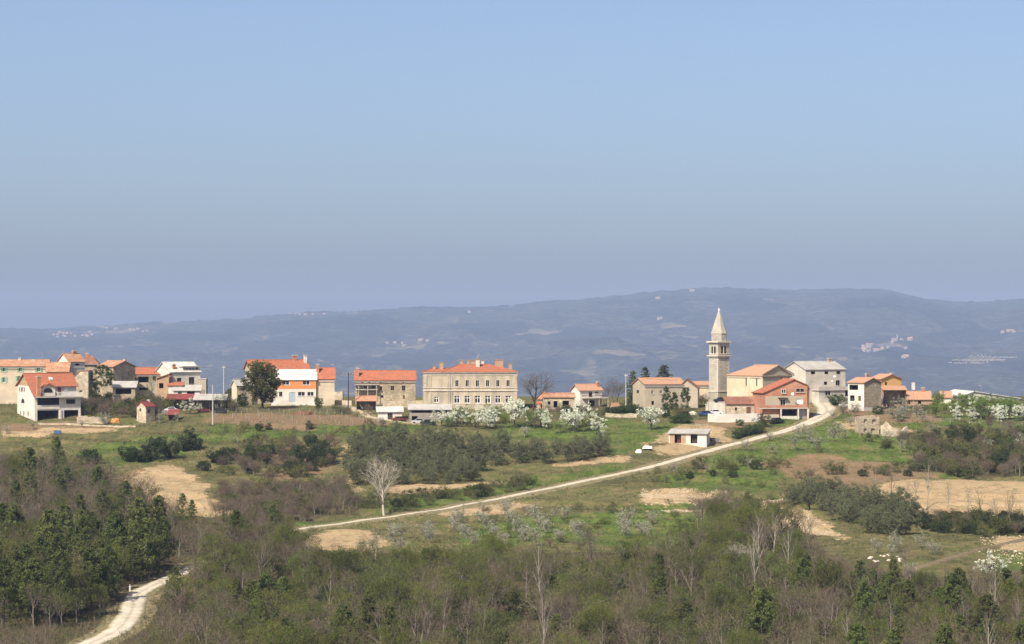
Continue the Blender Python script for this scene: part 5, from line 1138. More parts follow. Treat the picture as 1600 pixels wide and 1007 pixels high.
def make_soft_pine(kind, seed, H, spread, ncl=120, tuft=34, size=.13):
    rnd = np.random.RandomState(seed); seg = []; n = 6; lean = rnd.normal(size=2) * .03 * H; pt = lambda t: V3((lean[0] * t * t, lean[1] * t * t, H * t))
    for k in range(n): seg.append((pt(k / n) - V3((0, 0, .3 if k == 0 else 0)), pt((k + 1) / n), H * .016 * (1.05 - k / n), H * .016 * (1.05 - (k + 1) / n), 0))
    cen = []; rad = []
    for k in range(ncl):
        t = .12 + .88 * rnd.uniform(0, 1) ** .85; a = rnd.uniform(0, 6.283); env = spread * (1.02 - t) ** .55 * (1 + .22 * math.sin(a * 3 + seed + t * 9)); r = env * rnd.uniform(.35, 1.05)
        p = pt(t); q = p + V3((math.cos(a) * r, math.sin(a) * r, .22 * r + rnd.normal() * .12)); cen.append(tuple(q)); rad.append(.30 + .28 * (1 - t) * rnd.uniform(.7, 1.3))
        if k % 3 == 0: seg.append((pt(max(.05, t - .04)), q, .035, .01, 1))
    cen += [tuple(pt(1.0)), tuple(pt(.96)), tuple(pt(.92))]; rad += [.16, .24, .3]
    v, f = leaves(cen, rad, tuft, size, rnd); proto(kind, [('trunk', tubes_mesh('trunk', seg, 'bark_dark')), ('crown', arr_mesh('crown', v, f, 'pine_leaf'))])
for k in range(4): make_soft_pine('pine_tree', 300 + k, 7.8 + k * .7, 2.9 + .3 * (k % 2), ncl=190, tuft=36, size=.12)
for k in range(2): make_pine('spruce', 320 + k, 8.5, 2.1, full=.05, whorls=15, droop=-.3)
PLANTS = []; NAMES = {'big_bare': 'bare_tree', 'thin_tree': 'garden_tree', 'thicket': 'thicket_bush', 'scrub': 'scrub_bush', 'pale_blossom': 'blossom_shrub', 'fresh_tree': 'fruit_tree', 'house_tree': 'garden_tree', 'poplar': 'poplar_tree'}
def tree(kind, p, s=1.0, label=None, group=None, cat=None, name=None, rnd=random, var=None, tilt=.04, sx=1.0):
    PLANTS.append(dict(kind=kind, p=tuple(p), s=s, label=label, group=group, cat=cat or 'tree', name=name or NAMES.get(kind, kind), var=rnd.randrange(len(PROTO[kind])) if var is None else var % len(PROTO[kind]), rot=(rnd.uniform(-tilt, tilt), rnd.uniform(-tilt, tilt), rnd.uniform(0, 6.28)), sx=sx))
def plant_all():
    by = {}
    for q in PLANTS:
        x, y, z = q['p']; ht = max(max(v.co.z for v in me.vertices) for _, me in PROTO[q['kind']][q['var']][:2]) if (q['kind'], q['var']) not in HT else HT[q['kind'], q['var']]
        HT[q['kind'], q['var']] = ht; h = ht * q['s']; px = 800 + x * F / y; py = HOR - (z + h - CAMZ) * F / y; r = h * .4 * F / y
        if px + r < 2 or px - r > 1598 or py > 1000:               # the photo shows nothing of it: only the mass goes on past the frame
            if -70 < px < 1670 and py < 1030: OUT.append(q)
            continue
        by.setdefault(q['name'], []).append((h * F / y * (.3 if py > 960 else 1), q))
    rest = []
    for nm, lst in by.items():
        lst.sort(key=lambda t: -t[0] - (1e6 if not t[1]['group'] else 0)); rest += [q for _, q in lst[290:] if not q.get('keep')]
        for _, q in lst[:290]:
            r = empty(nm, q['p']); r.rotation_euler = q['rot']; hv = .8 + .45 * ((q['p'][0] * 7.13 + q['p'][1] * 3.7) % 1.0) if q['group'] else 1.0; r.scale = (q['s'] * q['sx'], q['s'] * q['sx'] * (.9 + .2 * ((q['p'][0] * 5.3) % 1.0)), q['s'] * hv)
            for pn, me in PROTO[q['kind']][q['var']]: link(pn, me, r)
            tag(r, q['label'], q['cat'], q['group'])
    print('plants', {k: len(v) for k, v in by.items()}, 'rest', len(rest))
    return rest + OUT[:160]
HT = {}; OUT = []
TREES = []
def scatter(polys, kinds, spacing, seed, where, smin=.75, smax=1.2, avoid=3.4, limit=None):
    """kinds: list of (kind, weight, cat, words). One object per plant, jittered, not on the roads"""
    R = random.Random(seed); pts = []
    for poly in polys:
        g = gpoly(poly); xs = [p[0] for p in g]; ys = [p[1] for p in g]; y = min(ys)
        ga = np.array(g)
        while y < max(ys):
            x = min(xs) + R.uniform(0, spacing)
            while x < max(xs):
                qx, qy = x + R.uniform(-.42, .42) * spacing, y + R.uniform(-.42, .42) * spacing
                if bool(inside(g, np.array([qx]), np.array([qy]))[0]):
                    j = int(round((qy - GY0) / GS)); i = int(round((qx - GX0) / GS))
                    if 0 <= j < len(gy) and 0 <= i < len(gx) and dist1[j, i] > avoid and dist2[j, i] > 2.5: pts.append((qx, qy))
                x += spacing
            y += spacing
    R.shuffle(pts); tot = sum(k[1] for k in kinds)
    for n, (x, y) in enumerate(pts[:limit]):
        u = R.uniform(0, tot); k = 0
        while u > kinds[k][1]: u -= kinds[k][1]; k += 1
        kd, _, cat, words_ = kinds[k][:4]; lab = f'{words_} {where}'
        tree(kd, (x, y, float(hz(x, y)) - .05), R.uniform(smin, smax) * (kinds[k][4] if len(kinds[k]) > 4 else 1), lab, f'{kinds[k][5] if len(kinds[k]) > 5 else kd.replace("_", " ")}s {where}', cat, None, R)
    return len(pts)
BARE = ('bare_tree', 1, 'tree', 'leafless grey-brown tree'); BUD = ('budding_tree', 1, 'tree', 'tree in first yellow-green leaf'); PINE = ('pine_tree', 1, 'pine', 'dark green pine'); TALL = ('tall_tree', 1, 'tree', 'slender upright leafless tree'); SCR = ('scrub', 1, 'bush', 'low olive-green bush'); THI = ('thicket', 1, 'bush', 'brown leafless thicket bush'); DARK = ('dark_bush', 1, 'bush', 'dense dark green bush')
def wt(k, w, s=1.0): return (k[0], w, k[2], k[3], s)
cnt = []
# woods (outlines are where the trunks stand)
cnt.append(scatter([[(-50, 742), (60, 735), (150, 752), (215, 790), (280, 838), (330, 850), (300, 878), (200, 868), (100, 850), (-50, 850)]], [wt(BARE, 7, .85), wt(BUD, 1, .8), wt(PINE, 1.0, .8), wt(THI, 2)], 4.3, 1, 'on the wooded slope below the villa'))
cnt.append(scatter([[(-50, 855), (110, 860), (200, 880), (270, 885), (285, 895), (245, 912), (190, 935), (165, 970), (90, 985), (-50, 1000)]], [wt(PINE, 6, 1.0), wt(BARE, 2.6, .95), wt(BUD, 3, .95)], 4.3, 2, 'in the pine stand left of the road bend'))
cnt.append(scatter([[(-50, 1005), (80, 1000), (120, 1020), (60, 1085), (-50, 1100)]], [wt(BARE, 4, .7), wt(SCR, 3, 1.5), wt(BUD, 1.5, .7), wt(THI, 3, 1.3)], 4.2, 3, 'in the bottom corner beside the road'))
cnt.append(scatter([[(310, 880), (360, 862), (430, 850), (480, 872), (520, 900), (500, 960), (400, 990), (300, 985), (250, 960), (265, 930)]], [wt(BARE, 5, .85), wt(BUD, 4, .85), wt(PINE, .3, .9), wt(SCR, 3, 1.4), wt(THI, 3, 1.2)], 4.2, 4, 'in the wood right of the road bend'))
cnt.append(scatter([[(520, 895), (620, 890), (720, 895), (800, 905), (800, 1085), (160, 1090), (250, 1000), (400, 995), (500, 965)]], [wt(BARE, 4, .95), wt(BUD, 6, .95), wt(PINE, .3, .75), wt(SCR, 4, 2.0), wt(DARK, .9, .95), wt(TALL, .6)], 5.0, 5, 'in the lower wood under the white orchard'))
cnt.append(scatter([[(800, 905), (900, 895), (1000, 892), (1060, 880), (1100, 850), (1180, 845), (1260, 862), (1300, 895), (1330, 925), (1330, 1085), (800, 1085)]], [wt(BARE, 4, .95), wt(BUD, 5.5, .95), wt(PINE, .6, .75), wt(SCR, 3.5, 2.0), wt(DARK, 1.1, .95), wt(TALL, .7)], 5.0, 6, 'in the lower wood below the stony field'))
cnt.append(scatter([[(1330, 930), (1420, 945), (1520, 950), (1660, 945), (1660, 1085), (1330, 1085)]], [wt(PINE, 4.2, .85), wt(BARE, 4.5, .85), wt(BUD, 3, .85), wt(SCR, 2, 1.8), wt(TALL, .8)], 4.6, 7, 'in the mixed wood at the bottom right'))
cnt.append(scatter([[(1080, 815), (1140, 802), (1230, 838), (1270, 862), (1180, 848), (1100, 850)]], [wt(BARE, 5, .85), wt(BUD, 4, .9), wt(SCR, 2, 1.4)], 4.2, 17, 'in the copse climbing towards the stony field'))
cnt.append(scatter([[(318, 892), (345, 876), (400, 858), (446, 842), (470, 862), (420, 885), (340, 905)]], [wt(BARE, 4, .8), wt(BUD, 5, .8), wt(SCR, 4, 1.8), wt(PINE, 1, .6)], 2.9, 20, 'screening the road above the bend', avoid=2.0))
# hillside scrub
cnt.append(scatter([[(345, 772), (440, 762), (540, 765), (560, 795), (460, 818), (390, 830), (335, 812)]], [wt(THI, 6, 1.15), wt(BARE, 3, .55), wt(SCR, 3, 1.2)], 3.3, 8, 'in the brown thicket left of the pale poplar'))
cnt.append(scatter([[(1440, 715), (1500, 706), (1640, 700), (1640, 745), (1500, 748), (1430, 738)]], [wt(SCR, 5, 1.7), wt(THI, 3, 1.2), wt(DARK, 2, .8), wt(BARE, 1.2, .6)], 3.6, 9, 'in the scrub above the big pale field'))
cnt.append(scatter([[(1350, 690), (1640, 668), (1640, 700), (1440, 712), (1380, 706)]], [wt(SCR, 5, 1.4), wt(THI, 4, 1.1), wt(BARE, 1.2, .5), ('pale_blossom', 2, 'blossom tree', 'pale blossoming shrub', 1.0)], 4.2, 10, 'on the scrubby slope below the orchard'))
cnt.append(scatter([[(1430, 812), (1500, 816), (1640, 820), (1640, 838), (1540, 840), (1440, 832)]], [wt(DARK, 2, .7), wt(SCR, 5, 1.4), wt(THI, 1.5, 1.0)], 3.2, 11, 'in the hedgerow under the big pale field'))
cnt.append(scatter([[(560, 790), (700, 775), (830, 756), (840, 764), (700, 788), (580, 806)]], [wt(SCR, 5, 1.2), wt(DARK, 1.2, .6)], 3.8, 12, 'on the grassy bank above the road', avoid=3.6))
cnt.append(scatter([[(380, 700), (520, 690), (530, 720), (500, 745), (420, 752), (350, 745), (330, 720)]], [wt(SCR, 3, 1.4), wt(THI, 4, 1.2), wt(DARK, 2.2, .85)], 4.2, 13, 'on the rough slope left of the olive grove'))
cnt.append(scatter([[(700, 812), (860, 790), (1000, 785), (1120, 790), (1080, 840), (900, 862), (720, 868)]], [wt(SCR, 4, .8), ('thicket', 1, 'bush', THI[3], .6)], 8.5, 14, 'scattered over the white orchard meadow'))
cnt.append(scatter([[(130, 640), (210, 640), (260, 640), (250, 655), (150, 655), (120, 650)], [(130, 625), (205, 625), (205, 640), (135, 640)]], [wt(SCR, 4, 1.7), wt(THI, 4, 1.25), wt(DARK, 2, .8), wt(BARE, 1, .5)], 3.0, 15, 'in the gardens below the ivy covered house'))
cnt.append(scatter([[(1020, 745), (1200, 728), (1420, 735), (1240, 760), (1040, 775)]], [wt(SCR, 4, .9), wt(DARK, 1, .45)], 9, 16, 'on the green terrace right of the road', avoid=5))
cnt.append(scatter([[(320, 690), (350, 668), (480, 672), (640, 665), (700, 672), (640, 685), (480, 692), (360, 696)]], [wt(SCR, 4, 1.0), wt(DARK, .6, .5), wt(THI, 2, .7)], 6.5, 18, 'along the grassy edge below the vineyard'))
cnt.append(scatter([[(1340, 900), (1450, 905), (1560, 900), (1640, 900), (1640, 940), (1340, 930)]], [wt(SCR, 4, 1.0), wt(BARE, 3, .6), wt(THI, 2, 1.0), ('pale_blossom', 1, 'blossom tree', 'pale blossoming shrub', .9)], 5.5, 19, 'on the fringe of the mixed wood'))
# olive groves, in rows
def rows(polys, kind, d, seed, lab, grp, cat, smin, smax, ang=0.0, jit=.22, drop=.06):
    R = random.Random(seed); n = 0
    for poly in polys:
        g = gpoly(poly); cx = sum(p[0] for p in g) / len(g); cy_ = sum(p[1] for p in g) / len(g); c, s = math.cos(ang), math.sin(ang); m = 30
        for i in range(-m, m):
            for j in range(-m, m):
                x = cx + (i * c - j * s) * d + R.uniform(-jit, jit) * d; y = cy_ + (i * s + j * c) * d + R.uniform(-jit, jit) * d
                if R.random() < drop or not bool(inside(g, np.array([x]), np.array([y]))[0]): continue
                jj = int(round((y - GY0) / GS)); ii = int(round((x - GX0) / GS))
                if dist1[jj, ii] < 4.5: continue
                tree(kind, (x, y, float(hz(x, y)) - .05), R.uniform(smin, smax), lab, grp, cat, None, R); n += 1
    return n
cnt.append(rows([[(530, 702), (600, 692), (660, 696), (740, 700), (790, 706), (790, 745), (700, 760), (600, 768), (555, 762)]], 'olive_tree', 5.7, 31, 'grey-green olive tree in the large grove left of the meadow gap', 'olive trees of the large grove', 'olive tree', .8, 1.3, .3, .3, .1))
cnt.append(rows([[(800, 710), (940, 704), (962, 714), (880, 726), (800, 730)]], 'olive_tree', 5.0, 32, 'grey-green olive tree in the small grove above the road', 'olive trees of the small grove', 'olive tree', .95, 1.2, .15))
cnt.append(rows([[(1228, 772), (1290, 770), (1400, 800), (1440, 818), (1410, 842), (1370, 838), (1290, 810), (1235, 786)]], 'olive_tree', 4.4, 33, 'grey-green olive tree in the dense grove by the stony field', 'olive trees of the right hand grove', 'olive tree', .85, 1.1, .4))
cnt.append(rows([[(700, 812), (800, 802), (920, 812), (925, 850), (800, 862), (715, 856)]], 'pale_blossom', 5.6, 34, 'small pale blossoming tree in the lower orchard rows', 'trees of the lower white orchard', 'blossom tree', .75, 1.05, .1, .25, .12))
cnt.append(rows([[(545, 838), (690, 828), (690, 862), (560, 872)]], 'pale_blossom', 6.5, 35, 'straggly pale blossoming shrub below the road near the poplar', 'blossoming shrubs below the poplar', 'blossom tree', .8, 1.2, .1, .35, .25))
cnt.append(rows([[(962, 820), (1028, 818), (1030, 842), (965, 845)]], 'pale_blossom', 5.0, 36, 'pale blossoming tree in the patch right of the lower orchard', 'blossom patch right of the lower orchard', 'blossom tree', .9, 1.2, .2, .2, .1))
cnt.append(rows([[(1352, 858), (1460, 850), (1465, 872), (1360, 880)]], 'pale_blossom', 5.5, 37, 'small blossoming tree in the row below the dense olive grove', 'blossom row below the right hand grove', 'blossom tree', .7, 1.0, .2, .25, .2))
cnt.append(rows([[(1452, 640), (1640, 642), (1640, 660), (1460, 656)]], 'fresh_tree', 5.4, 38, 'fresh green orchard tree in front of the white hall', 'orchard trees before the white hall', 'fruit tree', .95, 1.25, .1, .25, .08))
cnt.append(rows([[(1490, 654), (1640, 654), (1640, 664), (1490, 662)]], 'blossom_tree', 6.0, 39, 'white flowering orchard tree among the green ones at the right edge', 'flowering trees before the white hall', 'blossom tree', .7, 1.0, .1, .35, .2))
cnt.append(scatter([[(1010, 742), (1060, 735), (1240, 724), (1240, 732), (1060, 756), (1010, 752)]], [wt(SCR, 5, 1.1), wt(DARK, 1.2, .5), ('pale_blossom', 2.0, 'blossom tree', 'pale blossoming shrub', .9)], 5.5, 41, 'along the terrace edge under the upper road', avoid=4.5))
cnt.append(scatter([[(1130, 700), (1230, 680), (1330, 672), (1340, 690), (1300, 710), (1160, 712)]], [wt(SCR, 3, .9), ('pale_blossom', 3, 'blossom tree', 'pale blossoming shrub', 1.1)], 8.0, 42, 'on the lush green slope right of the upper road', avoid=5))
cnt.append(scatter([[(1240, 742), (1420, 738), (1420, 746), (1250, 752)]], [wt(SCR, 4, 1.3), wt(DARK, 2, .6), wt(THI, 2, .8)], 4.5, 43, 'between the two brown plots'))
cnt.append(scatter([[(1090, 792), (1230, 782), (1250, 800), (1200, 822), (1100, 812)]], [wt(SCR, 4, 1.0), wt(THI, 3, .8)], 5.0, 44, 'around the stony plots above the copse'))
cnt.append(scatter([[(1430, 690), (1640, 676), (1640, 690), (1440, 704)]], [wt(SCR, 4, 1.5), wt(DARK, 2.5, .8), wt(BARE, 1.5, .55)], 4.5, 45, 'in the upper scrub right of the ruin'))
cnt.append(scatter([[(520, 640), (560, 650), (590, 657), (590, 663), (520, 650)], [(840, 642), (960, 645), (960, 655), (845, 652)], [(1020, 646), (1085, 646), (1085, 655), (1020, 655)]], [wt(SCR, 4, 1.1), wt(DARK, 1.2, .6), wt(THI, 2, .8)], 4.2, 46, 'in the village gardens', avoid=3))
cnt.append(scatter([[(60, 622), (135, 622), (135, 652), (122, 650)], [(205, 618), (262, 618), (262, 645), (210, 650)], [(352, 622), (380, 622), (380, 645), (356, 645)]], [wt(SCR, 4, 1.2), wt(DARK, 2, .7), wt(THI, 3, 1.0)], 3.6, 47, 'between the houses at the left end of the village'))
cnt.append(scatter([[(1395, 640), (1450, 640), (1450, 655), (1400, 660)], [(1300, 640), (1345, 645), (1345, 655), (1310, 655)]], [wt(SCR, 4, 1.1), ('pale_blossom', 3, 'blossom tree', 'pale blossoming shrub', 1.1), wt(THI, 2, .9)], 4.4, 48, 'in the gardens at the right end of the village'))
# single trees
def one(kind, px, py, s, lab, cat='tree', name=None, D=None, var=None, sx=1.0, group=None, seed=0):
    p = ground(px, py) if D is None else V3((X(px, D), D, float(hz(X(px, D), D))))
    p.z -= .05; return tree(kind, p, s, lab, group, cat, name, random.Random(seed or int(px * 7 + py)), var, .03, sx)
one('poplar', 600, 806, 1.0, 'tall pale leafless poplar standing right beside the gravel road')
one('birch', 1148, 912, 1.05, 'white trunked leafless birch standing out of the brown wood', name='birch_tree'); one('birch', 1168, 905, .9, 'smaller white trunked birch just right of the larger one', name='birch_tree', seed=5)
one('house_tree', 410, 640, 1.2, 'large dense dark tree in front of the orange banded house', sx=.98)
one('cypress', 498, 642, 1.0, 'small dark conical conifer in front of the plain beige house', 'conifer', 'conifer')
one('thicket', 575, 626, 1.1, 'leafless bush before the balcony of the long stone house', 'bush', 'bare_bush', D=741)
one('big_bare', 832, 634, 1.32, 'spreading leafless tree right of the school', D=748, sx=1.1); one('thin_tree', 236, 612, .98, 'tall thin tree with sparse leaves before the red roofed loggia house', D=750)
one('bare_tree', 962, 632, 1.0, 'leafless bush behind the small balcony house', D=775, sx=1.2); one('bare_tree', 949, 632, .75, 'smaller leafless tree touching the balcony house', D=772)
one('spruce', 987, 625, 1.12, 'narrow dark spruce at the left end of the ivy farmhouse', 'conifer', 'spruce_tree', D=768); one('spruce', 1009, 622, 1.1, 'dark conifer top left of two behind the farmhouse roof', 'conifer', 'conifer', D=790, sx=1.15); one('pine_tree', 1038, 622, 1.0, 'broad dark conifer top right of two behind the farmhouse roof', 'conifer', 'conifer', D=790, var=3, sx=1.15)
one('thicket', 1098, 628, 1.25, 'leafless brown bush at the left foot of the tower', 'bush', 'bare_bush', D=768, sx=1.2)
one('blossom_tree', 1017, 672, 1.55, 'single large white blossoming tree on the lawn left of the field shed', 'blossom tree', sx=1.05)
one('blossom_tree', 1350, 640, 1.25, 'white blossoming tree with dark trunk before the stone gable', 'blossom tree'); one('blossom_tree', 1548, 906, 1.1, 'white flowering bush alone in the lower right field', 'blossom tree')
one('pale_blossom', 1598, 708, 1.6, 'white blossoming tree at the right edge above the pale field', 'blossom tree', seed=3)
one('pale_blossom', 345, 628, 1.7, 'pale flowering tree behind the slim pole by the grey shed', 'blossom tree', D=748)
one('bare_tree', 372, 705, .95, 'large brown leafless tree alone on the grassy edge', seed=2)
for k, (px, py, s) in enumerate([(690, 668, .95), (714, 668, 1.1), (708, 664, .9), (760, 670, 1.15), (748, 672, .95), (768, 672, 1.1), (804, 670, 1.45), (845, 668, 1.0), (853, 672, .9), (897, 676, 1.1), (905, 671, 1.2), (885, 674, .95), (935, 681, 1.05)]):
    one('blossom_tree', px, py - 1, s * 1.12, 'white blossoming tree in the row between school and meadow', 'blossom tree', group='white blossom row below the school', seed=40 + k)
for k, (px, py, s) in enumerate([(722, 664, 1.15), (773, 664, 1.25), (740, 668, .9), (835, 670, 1.15), (875, 677, 1.0), (918, 674, 1.0), (700, 668, .9), (790, 669, .8)]):
    one('fresh_tree', px, py, s, 'fresh green tree among the blossom row below the school', 'tree', group='green trees in the blossom row', seed=60 + k)
for k, (px, py, s) in enumerate([(140, 726, 1.0), (200, 722, 1.0), (222, 722, 1.15), (245, 718, 1.2), (265, 716, 1.15), (290, 705, 1.1), (305, 702, 1.0)]):
    one('dark_bush', px, py, s * 1.05, 'big dark evergreen bush in the clump above the bare triangular field', 'bush', group='dark bushes above the triangular field', seed=80 + k)
for k, (px, py, s) in enumerate([(492, 728, 1.15), (505, 724, 1.1), (420, 712, .75), (318, 736, .7), (735, 716, .9)]):
    one('dark_bush', px, py, s, ['dark bush, left of the pair at the grove corner', 'dark bush, right of the pair at the grove corner', 'round dark bush on the slope under the vineyard', 'dark bush at the tip of the triangular field', 'rounded dark tree inside the olive grove'][k], 'bush', seed=90 + k)
for k, (px, py, s) in enumerate([(297, 648, .95), (278, 660, .85), (250, 662, 1.0), (52, 672, .85), (10, 680, .8), (128, 668, .7), (163, 664, 1.1), (262, 655, .8)]):
    one('pale_blossom' if k not in (0,) else 'blossom_tree', px, py, s, ['white blossoming bush before the long maroon shed', 'pale blossom tree beside the maroon garden hut', 'pale blossom tree hugging the tool house', 'small blossom tree before the villa garage', 'small blossom tree at the left edge below the villa', 'small pale tree at the right corner of the villa', 'pale greyish blossom tree beside the orange heap', 'blossom tree between tool house and garden hut'][k], 'blossom tree', seed=110 + k)
for k, (px, py, s) in enumerate([(820, 684, 1.0), (940, 690, 1.0), (1395, 655, 1.2), (1405, 660, 1.1), (1415, 650, 1.0), (1440, 660, 1.1), (1300, 655, .9), (1310, 675, .9), (1330, 668, .9)]):
    one('pale_blossom', px, py, s, ['little blossom shrub in the meadow above the small grove', 'little blossom shrub at the end of the small grove', 'pale tree left of three above the broken wall', 'pale tree second of three above the broken wall', 'pale tree right of three above the broken wall', 'pale tree beside the pink roofed house', 'grey blossom bush on the green slope by the road top', 'grey blossom bush lower on the green slope', 'grey blossom bush beside the roofless ruin'][k], 'blossom tree', seed=130 + k)
for k, (px, py, s) in enumerate([(1150, 686, .9), (1157, 684, .95), (1164, 682, 1.0), (1172, 680, 1.0), (1180, 678, 1.0), (1187, 676, .9)]):
    one('hedge_bush', px, py, s * 1.15, 'clipped dark hedge bush in the line beside the road below the church', 'hedge', 'hedge_plant', group='hedge below the church', seed=150 + k)
for k, px in enumerate(range(962, 1000, 6)):
    one('hedge_bush', px, 646, .95, 'dark green bush of the hedge left of the ivy farmhouse', 'hedge', 'hedge_plant', group='hedge beside the farmhouse', seed=160 + k)
for k, (px, s) in enumerate([(1052, 1.0), (1060, 1.0), (1068, .95), (1076, .85)]):
    one('hedge_bush', px, 662, s, 'dark bush of the hedge along the lawn left of the yard wall', 'hedge', 'hedge_plant', group='hedge along the lawn', seed=170 + k)
for k, (px, py, s, lab) in enumerate([(1288, 630, 1.0, 'dark round bush at the door of the tall grey house'), (1306, 634, 1.5, 'spreading green bush before the grey house terrace'), (1316, 634, 1.2, 'green bush at the right corner of the grey house terrace'), (1156, 666, .8, 'small ochre bush against the white yard wall'), (1195, 668, 1.2, 'grey-green bush below the brick house balcony'), (1372, 648, 1.1, 'low dark bush under the stone gable')]):
    one('hedge_bush' if k != 4 else 'olive_tree', px, py, s * (.7 if k == 4 else 1), lab, 'bush', 'bush', seed=180 + k)
for k, (px, py) in enumerate([(1352, 783), (1371, 785), (1392, 786), (1418, 792), (1432, 790), (1448, 795), (1480, 800), (1512, 818), (1535, 812), (1556, 826), (1578, 818), (1580, 826)]):
    one('tall_tree', px, py, .62 + .1 * (k % 3), 'slim bare sapling in the line across the big pale field', 'tree', group='bare saplings at the pale field', seed=190 + k)
for k, (px, py, s) in enumerate([(283, 815, .55), (300, 818, .5), (165, 838, .75), (215, 850, .8), (45, 770, 1.05), (222, 828, .5)]):
    one('pine_tree', px, py, s, ['young pine, left of two at the foot of the triangular field', 'young pine, right of two at the foot of the triangular field', 'single dark pine among the bare trees on the slope', 'single dark pine beside the pale triangular field edge', 'dark pine rising among the brown trees below the villa', 'little pine near the left side of the triangular field'][k], 'pine', seed=210 + k)
for k, (px, py, s) in enumerate([(415, 985, 1.05), (395, 975, .9), (440, 980, .85), (540, 1040, 1.0), (575, 1035, 1.0), (610, 1040, .9), (1030, 985, .9), (1190, 1040, 1.1)]):
    one('pine_tree', px, py, s, ['broad dark pine standing out right of the road bend', 'dark pine left of the broad pine by the road bend', 'dark pine right of the broad pine by the road bend', 'dark pine, left of three at the bottom edge', 'dark pine, middle of three at the bottom edge', 'dark pine, right of three at the bottom edge', 'dark pine standing alone in the lower brown wood', 'tall dark pine at the bottom edge under the birches'][k], 'pine', seed=230 + k)
REST = plant_all()
if REST:                                                     # past 300 of a kind: the smaller ones stand as one mass
    bv, bf, mi = [], [], []; cache = {}; ob_ = 0; mats_ = []
    for q in REST:
        c, s_ = math.cos(q['rot'][2]), math.sin(q['rot'][2]); Rm = np.array([[c, -s_, 0], [s_, c, 0], [0, 0, 1]]) * q['s']
        for pn, me in PROTO[q['kind']][q['var']]:
            key = me.name
            if key not in cache:
                v = np.zeros(len(me.vertices) * 3, np.float32); me.vertices.foreach_get('co', v); v = v.reshape(-1, 3); li = np.zeros(len(me.loops), np.int32); me.loops.foreach_get('vertex_index', li)
                k = len(li) // len(me.polygons); f = li.reshape(-1, k)
                if k == 4: f = f[:, [0, 1, 2, 0, 2, 3]].reshape(-1, 3)
                if pn != 'trunk': keep = np.random.RandomState(1).permutation(len(f))[:1300]; f = f[keep]
                else: f = f[:300]
                cache[key] = (v, f)
            v, f = cache[key]; u_, inv = np.unique(f, return_inverse=True); vv = v[u_] @ Rm.T + np.array(q['p']); ff = inv.reshape(f.shape)
            bv.append(vv); bf.append(ff + ob_); ob_ += len(vv); mn = me.materials[0]
            if mn not in mats_: mats_.append(mn)
            mi.append(np.full(len(ff), mats_.index(mn), np.int32))
    V_, F_ = np.concatenate(bv), np.concatenate(bf); print('rest tris', len(F_))
    me = arr_mesh('mixed_undergrowth', V_, F_, mats_[0])
    for mn in mats_[1:]: me.materials.append(mn)
    me.polygons.foreach_set('material_index', np.concatenate(mi)); w_ = link('mixed_undergrowth', me); w_['kind'] = 'stuff'; w_['label'] = 'smaller trees and bushes filling the gaps of the woods'

# ivy on the walls
def ivy(name, lab, px, py0, py1, wpx, D, depth, seed, n=60, m='ivy_leaf', tree_like=False):
    rnd = np.random.RandomState(seed); s = F / D; H = (py1 - py0) / s; w = wpx / s; c = []
    for k in range(n):
        t = rnd.uniform(0, 1); ww = w * (.5 + .5 * math.sin(math.pi * min(1, t * .9 + .15))); c.append((rnd.uniform(-.5, .5) * ww, rnd.uniform(-depth, 0), t * H))
    v, f = leaves(c, .45, 45, .12, rnd); r = empty(name, (X(px, D), D, Zp(py1, D))); link('leaves', arr_mesh('leaves', v, f, m), r)
    mb = MB(); 
    for k in range(5): mb.tube((c[k][0] * .3, -.1, -.5), (c[k][0], c[k][1] * .5, c[k][2]), .06, .02, 4)
    mb.build('stem', 'bark_dark', r); tag(r, lab, 'ivy')
ivy('ivy', 'dark ivy thickly covering the left side of the stone house', 160, 571, 603, 36, 755, 1.4, 1, 150); ivy('ivy', 'tall ivy column climbing the farmhouse front', 1041, 603, 640, 12, 755, .5, 2, 60); ivy('ivy', 'bushy ivy mound right of the ivy column', 1053, 614, 640, 14, 754, .9, 3, 60); ivy('ivy', 'broad ivy growth on the right end of the farmhouse', 1071, 606, 638, 15, 753, .9, 4, 70); ivy('ivy', 'ivy tongue hanging below the ivy covered house', 148, 598, 622, 14, 751, .9, 5, 50)
# ------------------------------------------------------------------ grass, weeds and undergrowth (nobody could count them)
def att_at(k, x, y): 
    return ATT[k][np.clip(np.round((y - GY0) / GS).astype(int), 0, len(gy) - 1), np.clip(np.round((x - GX0) / GS).astype(int), 0, len(gx) - 1)]
def road_at(x, y):
    j = np.clip(np.round((y - GY0) / GS).astype(int), 0, len(gy) - 1); i = np.clip(np.round((x - GX0) / GS).astype(int), 0, len(gx) - 1); return np.minimum(dist1[j, i], dist2[j, i] + .6)
def spots_on(n, seed, d0=400, d1=790):
    r = np.random.RandomState(seed); y = np.sqrt(r.uniform(d0 ** 2, d1 ** 2, n)); x = r.uniform(-840, 840, n) * y / F; return x, y, r
def blades(name, x, y, r, h, w, m, per=3, lab=None):
    n = len(x); x = np.repeat(x, per) + r.normal(0, .16, n * per); y = np.repeat(y, per) + r.normal(0, .16, n * per); z = hz(x, y) - .03; hh = np.repeat(np.broadcast_to(h, (n,)), per) * r.uniform(.5, 1.3, n * per); a = r.uniform(0, 6.283, n * per); lx = r.normal(0, .35, n * per) * hh; ly = r.normal(0, .35, n * per) * hh
    c = np.cos(a) * w; s = np.sin(a) * w; V = np.stack([np.stack([x - c, y - s, z], 1), np.stack([x + c, y + s, z], 1), np.stack([x + lx, y + ly, z + hh], 1)], 1).reshape(-1, 3)
    o = link(name, arr_mesh(name, V, np.arange(len(V)).reshape(-1, 3), m)); o['kind'] = 'stuff'
    if lab: o['label'] = lab
    return o
